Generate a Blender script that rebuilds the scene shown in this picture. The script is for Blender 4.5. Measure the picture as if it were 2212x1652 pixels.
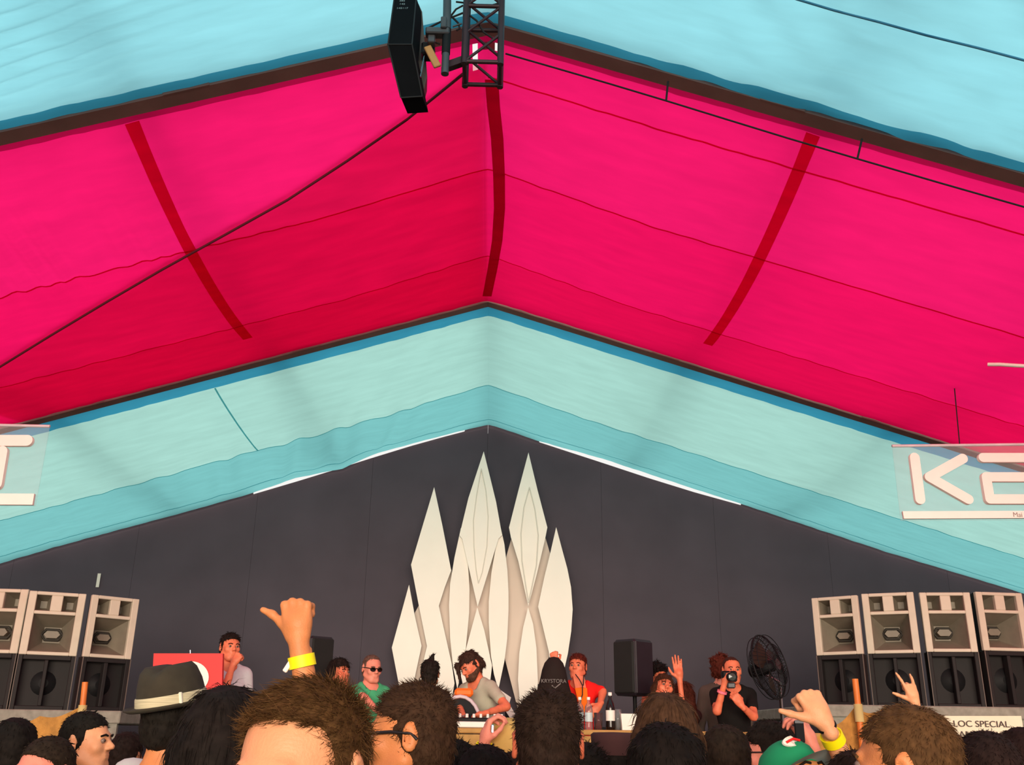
import bpy, bmesh, math, random
import numpy as np
from mathutils import Vector, Matrix
random.seed(7); RNG = np.random.default_rng(7)
for o in list(bpy.data.objects): bpy.data.objects.remove(o)
SC = bpy.context.scene; COL = SC.collection
R = math.radians

# ------------------------------------------------------------------ camera
PITCH, YAW, ROLL, FPX = R(20.21), R(1.041), R(0.835), 2083.3
CAM = Vector((0.114, 0.0, 1.72))
FWD = Vector((math.sin(YAW)*math.cos(PITCH), math.cos(YAW)*math.cos(PITCH), math.sin(PITCH)))
RT0 = Vector((math.cos(YAW), -math.sin(YAW), 0)); UP0 = RT0.cross(FWD)
RT = math.cos(ROLL)*RT0 + math.sin(ROLL)*UP0; UP = -math.sin(ROLL)*RT0 + math.cos(ROLL)*UP0
cd = bpy.data.cameras.new('camera'); cam = bpy.data.objects.new('camera', cd); COL.objects.link(cam)
cd.sensor_width = 36; cd.lens = FPX/2212*36; cd.clip_start = 0.05; cd.clip_end = 200
cam.matrix_world = Matrix(((RT.x, UP.x, -FWD.x, CAM.x), (RT.y, UP.y, -FWD.y, CAM.y), (RT.z, UP.z, -FWD.z, CAM.z), (0, 0, 0, 1)))
SC.camera = cam

# ------------------------------------------------------------------ world, lights, exposure
w = bpy.data.worlds.new('overcast_sky'); SC.world = w; w.use_nodes = True
bg = w.node_tree.nodes['Background']; bg.inputs[0].default_value = (1.0, 0.985, 0.95, 1); bg.inputs[1].default_value = 0.95
sd = bpy.data.lights.new('sun', 'SUN'); sd.energy = 1.5; sd.angle = R(50); sd.color = (1, .96, .88)
so = bpy.data.objects.new('sun', sd); COL.objects.link(so)
so.rotation_euler = Vector((0.10, -0.62, -0.75)).to_track_quat('-Z', 'Y').to_euler()
ad = bpy.data.lights.new('open_gable_daylight', 'AREA'); ad.shape = 'RECTANGLE'; ad.size = 34; ad.size_y = 12.0; ad.energy = 27500; ad.color = (1, .84, .66)
ao = bpy.data.objects.new('open_gable_daylight', ad); COL.objects.link(ao); ao.location = (0, -40, 5.6)
ao.rotation_euler = Vector((0, 1, 0)).to_track_quat('-Z', 'Z').to_euler()
SC.view_settings.view_transform = 'Standard'; SC.view_settings.look = 'None'
SC.view_settings.exposure = 0.0; SC.view_settings.gamma = 1.0; SC.view_settings.use_curve_mapping = False
try:
    SC.cycles.max_bounces = 8; SC.cycles.transparent_max_bounces = 12; SC.cycles.use_denoising = True
except Exception: pass

# ------------------------------------------------------------------ helpers
def ray(px, py): return FWD + RT*((px-1106)/FPX) + UP*((826-py)/FPX)
def at(px, py, D):                      # the point of the place seen at that pixel, D metres down the tent
    d = ray(px, py); return CAM + d*(D/d.y)
ZR, SL = CAM.z + 5.099, 0.3133          # ridge height of the lining, roof slope
def roof_z(x): return ZR - SL*abs(x)
def onroof(px, py):
    d = ray(px, py); s = 1 if px > 1052 else -1
    # z = ZR - SL*s*x
    t = (ZR - CAM.z - SL*s*CAM.x)/(d.z + SL*s*d.x); return CAM + d*t
def lin(c):
    return tuple(((v/255/12.92) if v/255 <= .04045 else ((v/255+.055)/1.055)**2.4) for v in c)
MATS = {}
def mat(name, rgb, rough=.6, metal=0.0, var=.12, scale=8.0, bump=0.0, bscale=60.0, spec=.4, emit=None, alpha=None, stretch=None):
    if name in MATS: return MATS[name]
    m = bpy.data.materials.new(name); m.use_nodes = True; nt = m.node_tree; N = nt.nodes; L = nt.links
    b = N['Principled BSDF']; c = lin(rgb)
    tc = N.new('ShaderNodeTexCoord'); nz = N.new('ShaderNodeTexNoise'); nz.inputs['Scale'].default_value = scale; nz.inputs['Detail'].default_value = 4
    src = tc.outputs['Object']
    if stretch:
        mp = N.new('ShaderNodeMapping'); mp.inputs['Scale'].default_value = stretch; L.new(src, mp.inputs[0]); src = mp.outputs[0]
    L.new(src, nz.inputs['Vector'])
    rp = N.new('ShaderNodeValToRGB'); e = rp.color_ramp.elements
    e[0].position = .3; e[1].position = .7
    e[0].color = (*[max(0, v*(1-var)) for v in c], 1); e[1].color = (*[min(1, v*(1+var)) for v in c], 1)
    L.new(nz.outputs['Fac'], rp.inputs[0]); L.new(rp.outputs[0], b.inputs['Base Color'])
    b.inputs['Roughness'].default_value = rough; b.inputs['Metallic'].default_value = metal; b.inputs['Specular IOR Level'].default_value = spec
    if bump:
        n2 = N.new('ShaderNodeTexNoise'); n2.inputs['Scale'].default_value = bscale; L.new(src, n2.inputs['Vector'])
        bp = N.new('ShaderNodeBump'); bp.inputs['Strength'].default_value = bump; bp.inputs['Distance'].default_value = .01
        L.new(n2.outputs['Fac'], bp.inputs['Height']); L.new(bp.outputs[0], b.inputs['Normal'])
    if emit: b.inputs['Emission Color'].default_value = (*lin(emit[0]), 1); b.inputs['Emission Strength'].default_value = emit[1]
    if alpha is not None: b.inputs['Alpha'].default_value = alpha
    MATS[name] = m; return m
def cloth_mat(name, trans, refl, mix=.25, weave=.06):
    m = bpy.data.materials.new(name); m.use_nodes = True; nt = m.node_tree; N = nt.nodes; L = nt.links
    N.remove(N['Principled BSDF']); out = N['Material Output']
    tc = N.new('ShaderNodeTexCoord'); mp = N.new('ShaderNodeMapping'); mp.inputs['Scale'].default_value = (1.2, 5, 1.2)
    nz = N.new('ShaderNodeTexNoise'); nz.inputs['Scale'].default_value = 1.6; nz.inputs['Detail'].default_value = 6
    L.new(tc.outputs['Object'], mp.inputs[0]); L.new(mp.outputs[0], nz.inputs['Vector'])
    rp = N.new('ShaderNodeValToRGB'); e = rp.color_ramp.elements; e[0].position = .3; e[1].position = .7
    e[0].color = (*[v*(1-weave) for v in trans], 1); e[1].color = (*[min(1, v*(1+weave)) for v in trans], 1)
    L.new(nz.outputs['Fac'], rp.inputs[0])
    tr = N.new('ShaderNodeBsdfTranslucent'); df = N.new('ShaderNodeBsdfDiffuse'); mx = N.new('ShaderNodeMixShader')
    L.new(rp.outputs[0], tr.inputs[0]); df.inputs[0].default_value = (*refl, 1); mx.inputs[0].default_value = mix
    L.new(tr.outputs[0], mx.inputs[1]); L.new(df.outputs[0], mx.inputs[2]); L.new(mx.outputs[0], out.inputs[0])
    MATS[name] = m; return m
def glass_mat(name, col, rough=.03, tint=.12):
    m = bpy.data.materials.new(name); m.use_nodes = True; nt = m.node_tree; N = nt.nodes; L = nt.links
    N.remove(N['Principled BSDF']); out = N['Material Output']
    t = N.new('ShaderNodeBsdfTransparent'); t.inputs[0].default_value = (*col, 1)
    g = N.new('ShaderNodeBsdfGlossy'); g.inputs['Roughness'].default_value = rough
    d = N.new('ShaderNodeBsdfDiffuse'); d.inputs[0].default_value = (.8, .8, .8, 1)
    fr = N.new('ShaderNodeFresnel'); fr.inputs[0].default_value = 1.25
    m1 = N.new('ShaderNodeMixShader'); m2 = N.new('ShaderNodeMixShader')
    L.new(fr.outputs[0], m1.inputs[0]); L.new(t.outputs[0], m1.inputs[1]); L.new(g.outputs[0], m1.inputs[2])
    m2.inputs[0].default_value = tint; L.new(m1.outputs[0], m2.inputs[1]); L.new(d.outputs[0], m2.inputs[2]); L.new(m2.outputs[0], out.inputs[0])
    MATS[name] = m; return m

def link(name, me, m=None, parent=None, loc=None):
    o = bpy.data.objects.new(name, me); COL.objects.link(o)
    if m is not None and not me.materials: me.materials.append(m)
    if parent is not None: o.parent = parent
    if loc is not None: o.location = loc
    return o
def tag(o, label=None, cat=None, group=None, kind=None):
    if label: o['label'] = label
    if cat: o['category'] = cat
    if group: o['group'] = group
    if kind: o['kind'] = kind
    return o
def thing(name, label, cat, loc=(0, 0, 0), rz=0.0, group=None):
    o = bpy.data.objects.new(name, None); COL.objects.link(o); o.empty_display_size = .1
    o.location = loc; o.rotation_euler = (0, 0, rz); return tag(o, label, cat, group)
class MB:
    """collects simple solids in one mesh"""
    def __init__(s): s.v = []; s.f = []; s.sm = []
    def add(s, vs, fs, smooth=False):
        k = len(s.v); s.v += [tuple(v) for v in vs]; s.f += [tuple(i+k for i in f) for f in fs]; s.sm += [smooth]*len(fs); return s
    def box(s, c, d, M=None):
        c = Vector(c); vs = []
        for z in (-1, 1):
            for y in (-1, 1):
                for x in (-1, 1):
                    p = Vector((x*d[0]/2, y*d[1]/2, z*d[2]/2)); vs.append(c + (M @ p if M else p))
        return s.add(vs, [(0, 2, 3, 1), (4, 5, 7, 6), (0, 1, 5, 4), (2, 6, 7, 3), (0, 4, 6, 2), (1, 3, 7, 5)])
    def bbox(s, c, d, b=.01, M=None):            # box with chamfered edges
        c = Vector(c); h = [x/2 for x in d]; vs = []; idx = {}
        for sx in (-1, 1):
            for sy in (-1, 1):
                for sz in (-1, 1):
                    sg = (sx, sy, sz)
                    for a in range(3):
                        p = Vector([sg[k]*(h[k]-(0 if k == a else b)) for k in range(3)])
                        idx[(sg, a)] = len(vs); vs.append(c + (M @ p if M else p))
        fs = []
        for a in range(3):
            u, w_ = (a+1) % 3, (a+2) % 3
            for sa in (-1, 1):
                q = []
                for (su, sw) in ((-1, -1), (1, -1), (1, 1), (-1, 1)):
                    g = [0]*3; g[a] = sa; g[u] = su; g[w_] = sw; q.append(idx[(tuple(g), a)])
                fs.append(q if sa > 0 else q[::-1])
            for su in (-1, 1):
                for sw in (-1, 1):
                    g0 = [0]*3; g1 = [0]*3; g0[a] = -1; g1[a] = 1; g0[u] = g1[u] = su; g0[w_] = g1[w_] = sw
                    q = [idx[(tuple(g0), u)], idx[(tuple(g1), u)], idx[(tuple(g1), w_)], idx[(tuple(g0), w_)]]
                    fs.append(q[::-1] if su*sw > 0 else q)
        for sg in [(x, y, z) for x in (-1, 1) for y in (-1, 1) for z in (-1, 1)]:
            q = [idx[(sg, 0)], idx[(sg, 1)], idx[(sg, 2)]]; fs.append(q if sg[0]*sg[1]*sg[2] > 0 else q[::-1])
        return s.add(vs, fs)
    def tube(s, pts, r, n=8, r2=None, caps=True, smooth=True):
        pts = [Vector(p) for p in pts]; k = len(pts); rings = []; up = None
        rr = r if isinstance(r, (list, tuple)) else [r + ((r2 if r2 is not None else r)-r)*i/max(1, k-1) for i in range(k)]
        for i, p in enumerate(pts):
            t = (pts[min(i+1, k-1)] - pts[max(i-1, 0)])
            t = t.normalized() if t.length > 1e-9 else Vector((0, 0, 1))
            if up is None: up = t.orthogonal().normalized()
            up = (up - t*up.dot(t)); up = up.normalized() if up.length > 1e-6 else t.orthogonal().normalized()
            b = t.cross(up)
            rings.append([p + (up*math.cos(2*math.pi*j/n) + b*math.sin(2*math.pi*j/n))*rr[i] for j in range(n)])
        vs = [v for g in rings for v in g]; fs = []
        for i in range(k-1):
            for j in range(n): fs.append((i*n+j, i*n+(j+1) % n, (i+1)*n+(j+1) % n, (i+1)*n+j))
        s.add(vs, fs, smooth)
        if caps: s.add(rings[0][::-1], [tuple(range(n))]); s.add(rings[-1], [tuple(range(n))])
        return s
    def lathe(s, prof, c=(0, 0, 0), n=24, M=None, smooth=True):
        c = Vector(c); vs = []; k = len(prof)
        for (r, z) in prof:
            for j in range(n):
                p = Vector((r*math.cos(2*math.pi*j/n), r*math.sin(2*math.pi*j/n), z)); vs.append(c + (M @ p if M else p))
        fs = [(i*n+j, i*n+(j+1) % n, (i+1)*n+(j+1) % n, (i+1)*n+j) for i in range(k-1) for j in range(n)]
        s.add(vs, fs, smooth)
        if prof[0][0] > 1e-4: s.add(vs[:n][::-1], [tuple(range(n))])
        if prof[-1][0] > 1e-4: s.add(vs[-n:], [tuple(range(n))])
        return s
    def prism(s, poly, d):                        # polygon of points swept by vector d
        p = [Vector(q) for q in poly]; d = Vector(d); n = len(p)
        a = sum((p[i].cross(p[(i+1) % n]) for i in range(n)), Vector())
        if a.dot(d) < 0: p = p[::-1]
        vs = p + [q+d for q in p]
        return s.add(vs, [tuple(range(n))[::-1], tuple(range(n, 2*n))] + [(i, (i+1) % n, n+(i+1) % n, n+i) for i in range(n)])
    def quad(s, a, b, c, d): return s.add([a, b, c, d], [(0, 1, 2, 3)])
    def mesh(s, name):
        me = bpy.data.meshes.new(name); me.from_pydata(s.v, [], s.f); me.polygons.foreach_set('use_smooth', s.sm); me.update(); return me
    def build(s, name, m, parent=None, loc=None): return link(name, s.mesh(name), m, parent, loc)
def rotz(a): return Matrix.Rotation(a, 3, 'Z')
def text_obj(name, body, size, M4, m, parent=None, ext=.002):
    cu = bpy.data.curves.new(name, 'FONT'); cu.body = body; cu.size = size; cu.align_x = 'CENTER'; cu.align_y = 'CENTER'; cu.extrude = ext
    t = bpy.data.objects.new(name, cu); COL.objects.link(t)
    dg = bpy.context.evaluated_depsgraph_get(); me = bpy.data.meshes.new_from_object(t.evaluated_get(dg))
    bpy.data.objects.remove(t); me.transform(M4); me.materials.clear()
    return link(name, me, m, parent)

# ------------------------------------------------------------------ materials
CY = lin((142, 222, 232)); MG = (0.80, 0.008, 0.135)
cloth_mat('cyan_cloth', (.33, .80, .93), (.22, .60, .66))
cloth_mat('cyan_cloth_back', (.40, .72, .67), (.20, .55, .55))
cloth_mat('cyan_double', (.21, .58, .60), (.12, .45, .50))  # shading of the last bay put into a deeper cyan
cloth_mat('cyan_seam', (.15, .50, .56), (.1, .4, .45))
cloth_mat('cyan_hem', (.04, .30, .46), (.03, .18, .28))
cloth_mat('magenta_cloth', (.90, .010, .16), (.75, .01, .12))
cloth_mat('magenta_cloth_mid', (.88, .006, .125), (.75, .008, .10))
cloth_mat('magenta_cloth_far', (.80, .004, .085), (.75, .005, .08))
cloth_mat('magenta_strip', (.68, .003, .085), (.5, .005, .06))
cloth_mat('magenta_webbing', (.74, .003, .10), (.5, .005, .06))  # darker magenta for the painted purlin shadows
cloth_mat('magenta_hem', (.42, .004, .06), (.25, .004, .04))
cloth_mat('overlay_cloth', (.86, .45, .50), (.5, .1, .2), mix=.12)
M_beam = mat('dark_beam', (142, 112, 104), .7, var=.15, scale=3)
M_black = mat('black_plastic', (16, 16, 18), .6, spec=.2)
M_black2 = mat('matt_black', (22, 20, 22), .8)
M_steel = mat('dull_steel', (78, 80, 84), .5, .6)
M_truss = mat('truss_metal', (58, 40, 46), .5, .4)
M_chrome = mat('chrome', (200, 200, 205), .2, 1.0, var=.02)
M_back = mat('backdrop_fabric', (78, 70, 78), .95, var=.10, scale=1.2, bump=.1, bscale=200)
M_white = mat('white_paint', (240, 232, 220), .6, var=.03)
M_petal = mat('cream_petal_board', (252, 246, 234), .7, var=.02, scale=2)
M_beige = mat('beige_petal_board', (224, 208, 194), .8, var=.03, scale=2)
M_line = mat('petal_inlay_line', (228, 221, 208), .8, var=.02)
M_spkw = mat('speaker_white_frame', (205, 194, 174), .55, var=.05)
M_horn = mat('horn_grey', (124, 115, 100), .5, var=.10)
M_bass = mat('bass_black', (24, 19, 19), .7)
M_deck = mat('stage_deck_grey', (140, 136, 124), .8, var=.2, scale=14)
M_wood = mat('hessian_wood', (186, 140, 80), .85, var=.15, scale=12)
M_hess = mat('burlap', (176, 122, 58), .95, var=.22, scale=22, bump=.4, bscale=180)
M_bamboo = mat('orange_cane', (214, 112, 44), .5, var=.15)
M_red = mat('red_board', (232, 28, 26), .5, var=.03)
M_sign = mat('white_sign', (238, 228, 200), .7, var=.03)
M_ink = mat('dark_grey_ink', (70, 62, 56), .7)
M_ground = mat('trodden_ground', (70, 58, 46), .95, var=.3, scale=6, bump=.3)
M_yellow = mat('neon_yellow_band', (250, 236, 10), .5, var=.03)
M_acr = glass_mat('clear_acrylic', (.95, .97, .97), tint=.10)
M_letter = mat('white_letter', (250, 238, 228), .5, var=.02)
M_glassb = glass_mat('bottle_plastic', (.86, .9, .9), tint=.08)
M_redglass = glass_mat('red_glass', (.8, .12, .12), tint=.05)

# ------------------------------------------------------------------ ground and tent roof
tag(MB().box((0, 4, -.05), (60, 60, .1)).build('floor', M_ground), 'trodden earth floor of the tent under the crowd', kind='structure')
EDGE_L = [(0, 1217), (121, 1181), (242, 1148), (400, 1106), (538, 1067), (640, 1032), (740, 1012), (807, 981), (909, 953), (1010, 927), (1052, 918)]
EDGE_R = [(1058, 918), (1071, 921), (1165, 953), (1300, 990), (1403, 1024), (1500, 1056), (1601, 1088), (1712, 1125), (1918, 1193), (2125, 1255), (2212, 1282)]
def edge_fn(poly, D):
    P = sorted([(at(x, y, D).x, at(x, y, D).z) for x, y in poly]); xs = np.array([p[0] for p in P]); zs = np.array([p[1] for p in P])
    return lambda x: np.interp(x, xs, zs) - SL*np.maximum(0, np.abs(x)-np.abs(xs).max())
EL, ER = edge_fn(EDGE_L, 15.85), edge_fn(EDGE_R, 15.85)
def noise1(a, seed):
    r = np.random.default_rng(seed); o = 0*a
    for k in range(4): o = o + np.sin(a*r.uniform(.7, 3.5)*(k+1)*.7 + r.uniform(0, 6.28))/(k+1.0)
    return o/1.6
BAYS = {'cyan_front': (0.95, 5.92), 'magenta': (6.06, 10.92), 'cyan_back': (11.06, 15.85), 'magenta_rear': (-4.05, .85)}
def cloth_z(x, y, bay):
    y0, y1 = BAYS[bay]; t = np.clip((y-y0)/(y1-y0), 0, 1); ax = np.sqrt(x*x+.0016)
    z = ZR - SL*ax
    sag = {'cyan_front': .20, 'magenta': .26, 'cyan_back': .14, 'magenta_rear': .25}[bay]
    rid = .55 + .45*np.clip(np.abs(x)/1.5, 0, 1)
    z = z - sag*4*t*(1-t)*rid
    amp = .0035*(1+noise1(x*2.1+y, 3)*.6)
    if bay == 'magenta':   # gathered folds at the seam on one side
        g = np.exp(-((x+4.0)/1.8)**2)*np.exp(-((y-7.3)/.7)**2)
        z = z + g*.018*np.sin(x*30+noise1(x*3, 5)*2)
        z = z + .004*np.exp(-((y-9.3)/.5)**2)*np.sin(x*17+noise1(x*2, 6)*2)
    if bay == 'cyan_front':
        g = np.exp(-((x+3.6)/1.6)**2)*np.clip((5.9-y)/.8, 0, 1)
        z = z + g*.026*np.sin(y*44+x*7+noise1(x*2, 8))
        g2 = np.clip(1-((x-2.6)/1.9)**2, 0, 1)
        z = z + g2*.016*np.sin(y*15-x*7+noise1(x*2+y, 9)*2)
    if bay == 'cyan_back':
        ed = np.where(x < 0, EL(x), ER(x)); w_ = np.clip((y-13.6)/(15.85-13.6), 0, 1)
        z = z*(1-w_*w_) + w_*w_*(ed)
        f = np.clip((y-12.9)/1.0, 0, 1)*np.clip((15.75-y)/.5, 0, 1)
        left = np.clip(-x/1.0, 0, 1)*np.exp(-((x+2.8)/1.9)**2)
        z = z + f*(left*.022+.006)*np.sin(x*11+y*2.0+noise1(x*2.2+y*.6, 11)*2.6)
    return z + amp*noise1(x*5+y*1.5, 4)
def cloth_piece(name, bay, side, y0, y1, m, parent, x0=0.0, x1=9.6, nx=150, ny=40, dz=0.0, hole=None):
    xs = np.linspace(x0, x1, nx+1)*side; ys = np.linspace(y0, y1, ny+1)
    X, Y = np.meshgrid(xs, ys, indexing='ij'); Z = cloth_z(X, Y, bay)+dz
    v = np.stack([X, Y, Z], -1).reshape(-1, 3); f = []
    for i in range(nx):
        for j in range(ny):
            if hole and hole(xs[i], ys[j]): continue
            a = i*(ny+1)+j; q = (a, a+1, a+ny+2, a+ny+1); f.append(q if side > 0 else q[::-1])
    me = bpy.data.meshes.new(name); me.from_pydata(v.tolist(), [], f); me.polygons.foreach_set('use_smooth', [True]*len(f)); me.update()
    return link(name, me, m, parent)
def ceiling(label):
    o = bpy.data.objects.new('ceiling', None); COL.objects.link(o); return tag(o, label, kind='structure')
M = MATS
# cyan bay overhead
c1 = ceiling('pale cyan fabric roof lining overhead in front of the first beam')
for s in (-1, 1):
    cloth_piece('fabric_panel', 'cyan_front', s, .95, 2.7, M['cyan_cloth'], c1, nx=90, ny=20)
    cloth_piece('fabric_panel', 'cyan_front', s, 2.7, 4.45, M['cyan_cloth'], c1, nx=160, ny=50)
    cloth_piece('fabric_panel', 'cyan_front', s, 4.45, 5.80, M['cyan_cloth'], c1, nx=160, ny=50)
    cloth_piece('hem', 'cyan_front', s, 5.80, 5.92, M['cyan_hem'], c1, nx=160, ny=3)
# magenta bay
c2 = ceiling('magenta fabric roof lining between the two dark beams')
hole = lambda x, y: (-.12 < x < -.045 and 6.10 < y < 6.40) or (.0 <= x < .05 and 6.10 < y < 6.2)
sm = [6.13, 7.73, 9.47, 10.90]
for s in (-1, 1):
    cloth_piece('hem', 'magenta', s, 6.06, 6.13, M['magenta_hem'], c2, nx=240, ny=3)
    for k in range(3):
        mm = M[('magenta_cloth', 'magenta_cloth_mid', 'magenta_cloth_far')[k]]  # light gradient along the bay stepped into the panel colours
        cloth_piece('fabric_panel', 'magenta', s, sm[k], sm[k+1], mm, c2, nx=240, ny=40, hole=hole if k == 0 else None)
    for y in sm[1:3]:
        cloth_piece('seam', 'magenta', s, y-.010, y+.010, M['magenta_strip'], c2, nx=240, ny=1, dz=-.006)
cloth_piece('seam', 'magenta', 1, 6.50, 6.518, M['magenta_strip'], c2, nx=240, ny=1, dz=-.006)
cloth_piece('webbing', 'magenta', -1, 6.13, 9.9, M['magenta_webbing'], c2, x0=2.58, x1=2.68, nx=2, ny=60, dz=-.008)  # purlin shadow through the lining, laid on as a darker strip
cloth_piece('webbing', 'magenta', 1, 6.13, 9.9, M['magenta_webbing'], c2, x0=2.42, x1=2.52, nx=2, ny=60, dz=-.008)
# dark strip painting the ridge beam's shade through the cloth fold
b = MB(); prev = None; ST = [(1062, 172), (1066, 230), (1074, 300), (1078, 380), (1079, 450), (1074, 520), (1064, 580), (1052, 640)]
for px, py in ST:
    dd = ray(px, py); p = onroof(px, py)
    for _ in range(6):
        t = p.y; zz = float(cloth_z(np.array([p.x]), np.array([t]), 'magenta')[0]); p = CAM + dd*((zz-.035-CAM.z)/dd.z)
    a_, c_ = p+Vector((-.055, 0, 0)), p+Vector((.055, 0, 0))
    if prev: b.add([prev[0], prev[1], c_, a_], [(0, 1, 2, 3)], True)
    prev = (a_, c_)
b.build('ridge_strap', M['magenta_hem'], c2)
# fabric overlay whose roped edge runs down from the truss on one side
ROPE = [(1000, 165), (880, 255), (750, 345), (620, 430), (480, 508), (350, 580), (230, 650), (110, 722), (0, 790), (-120, 860)]
def on_cloth(px, py, bay, dz):
    dd = ray(px, py); p = onroof(px, py)
    for _ in range(8):
        zz = float(cloth_z(np.array([p.x]), np.array([p.y]), bay)[0]); p = CAM + dd*((zz+dz-CAM.z)/dd.z)
    return p
rope = [on_cloth(px, py, 'magenta', -.03) for px, py in ROPE]
rx = np.array([p.x for p in rope])[::-1]; ry = np.array([p.y for p in rope])[::-1]; rx = np.append(rx, -.03); ry = np.append(ry, ry[-1]-.05)
nx, ny = 80, 14; v = []; f = []
for i in range(nx+1):
    x = rx[0] + (rx[-1]-rx[0])*i/nx; ya = np.interp(x, rx, ry); 
    for j in range(ny+1):
        y = ya + (10.88-ya)*j/ny; v.append((x, y, float(cloth_z(np.array([x]), np.array([y]), 'magenta')[0])+.05))
for i in range(nx):
    for j in range(ny): a = i*(ny+1)+j; f.append((a, a+1, a+ny+2, a+ny+1))
me = bpy.data.meshes.new('overlay_sheet'); me.from_pydata(v, [], f); me.polygons.foreach_set('use_smooth', [True]*len(f)); link('overlay_sheet', me, M['overlay_cloth'], c2)
# cyan bay over the stage
c3 = ceiling('pale cyan fabric roof lining over the stage in front of the dark wall')
for s in (-1, 1):
    cloth_piece('hem', 'cyan_back', s, 11.06, 11.32, M['cyan_hem'], c3, nx=260, ny=3)
    cloth_piece('fabric_panel', 'cyan_back', s, 11.32, 13.74, M['cyan_cloth_back'], c3, nx=260, ny=40)
    cloth_piece('fabric_panel', 'cyan_back', s, 13.74, 15.54, M['cyan_double'], c3, nx=260, ny=40)
    cloth_piece('valance', 'cyan_back', s, 15.54, 15.85, M['cyan_hem'] if 0 else M['cyan_double'], c3, nx=260, ny=6)
    for y in (13.74, 15.54): cloth_piece('seam', 'cyan_back', s, y-.012, y+.012, M['cyan_seam'], c3, nx=160, ny=1, dz=-.006)
cloth_piece('patch', 'cyan_back', -1, 11.32, 13.74, M['cyan_seam'], c3, x0=3.35, x1=3.37, nx=2, ny=40, dz=-.006)
# bay behind the viewer
c4 = ceiling('magenta fabric roof lining of the bay nearest the tent entrance')
for s in (-1, 1): cloth_piece('fabric_panel', 'magenta_rear', s, -4.05, .85, M['magenta_cloth'], c4, nx=40, ny=16)
# steel frames and purlins above the lining
FR = {5.99: 'first dark roof beam crossing between cyan and magenta lining', 10.99: 'second dark roof beam between magenta lining and stage lining',
      0.9: 'dark roof beam above the crowd behind the first one', -4.1: 'dark roof beam at the tent entrance'}
for D, lb in FR.items():
    root = bpy.data.objects.new('roof_beam', None); COL.objects.link(root); root.location = (0, D, 0); tag(root, lb, kind='structure')
    for s in (-1, 1):
        z0, z1 = ZR-.02, ZR-SL*9.8-.02; m = MB()
        m.prism([(0, -.07, z0), (s*9.8, -.07, z1), (s*9.8, -.07, z1+.24), (0, -.07, z0+.24)], (0, .14, 0)); m.build('rafter', M_beam, root)
    p = MB()
    for s in (-1, 1):
        for k in (2.2, 4.7, 7.2): p.box((s*k, -.075, ZR-SL*k+.04), (.34, .012, .12), Matrix.Rotation(s*math.atan(SL), 3, 'Y'))
    p.build('splice_plate', M_beam, root)
def purl(x): 
    r = MB(); r.box((x, 5.9, ZR-SL*abs(x)+.30), (.10, 20.0, .10)); return r
for x, lb in ((0.0, 'steel ridge purlin above the fabric lining'), (-2.62, 'steel purlin showing through the lining on the speaker sign side'),
              (2.46, 'steel purlin showing through the lining on the fan side'), (-5.2, 'outer steel purlin above the lining near the hanging T sign'), (4.95, 'outer steel purlin above the lining near the hanging K sign')):
    tag(purl(x).build('trim_1', M_beam), lb, kind='structure')
# eave beams and side posts of the tent
for s, lb in ((-1, 'tent side wall canvas, closed, behind the T sign'), (1, 'tent side wall canvas, closed, behind the K sign')):
    m = MB(); n = 60
    for i in range(n):
        ya, yb = -4+20.2*i/n, -4+20.2*(i+1)/n; xa, xb = s*(9.7+.03*math.sin(ya*5)), s*(9.7+.03*math.sin(yb*5)); zt = ZR-SL*9.7
        q = [(xa, ya, 0), (xb, yb, 0), (xb, yb, zt), (xa, ya, zt)]; m.add(q, [(0, 1, 2, 3)], True)
    tag(m.build('wall_left' if s < 0 else 'wall_right', mat('white_canvas', (200, 190, 180), .9)), lb, kind='structure')

# ------------------------------------------------------------------ backdrop wall: panels of dark fabric
wb = bpy.data.objects.new('wall_back', None); COL.objects.link(wb); wb.location = (0, 16.0, 0); tag(wb, 'dark charcoal fabric wall behind the stage', kind='structure')
xs = [-9.7, -7.7, -5.75, -3.85, -1.95, 0.0, 1.95, 3.85, 5.75, 7.7, 9.7]
GAP_L = [(545, 1068), (640, 1040), (725, 1014), (800, 990), (888, 963), (960, 943), (1010, 930)]
GAP_R = [(1165, 955), (1300, 999), (1403, 1033), (1500, 1063), (1601, 1091)]
GL = sorted((at(x, y, 16.0).x, at(x, y, 16.0).z) for x, y in GAP_L); GR = sorted((at(x, y, 16.0).x, at(x, y, 16.0).z) for x, y in GAP_R)
def wall_top(x):
    for G in (GL, GR):
        if G[0][0] <= x <= G[-1][0]: return float(np.interp(x, [g[0] for g in G], [g[1] for g in G]))
    return roof_z(x)+.26
for a, c in zip(xs[:-1], xs[1:]):
    m = MB(); tops = [(a+.0015+(c-a-.003)*i/24) for i in range(25)]
    for u, v_ in zip(tops[:-1], tops[1:]): m.prism([(u, 0, 0), (v_, 0, 0), (v_, 0, wall_top(v_)), (u, 0, wall_top(u))], (0, .04, 0))
    m.build('fabric_panel', M_back, wb)
m = MB(); m.prism([(-9.7, .06, 0), (9.7, .06, 0), (9.7, .06, roof_z(9.7)-.14), (0, .06, ZR-.14), (-9.7, .06, roof_z(9.7)-.14)], (0, .02, 0)); m.build('backing', M_back, wb)
# small white tape marks on the wall
for (px, py, hh, ww) in ((212, 1253, .22, .05),):
    p = at(px, py, 15.96); MB().box((p.x, p.y-15.99, p.z), (ww, .01, hh)).build('tape_mark', M_line, wb)

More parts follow.
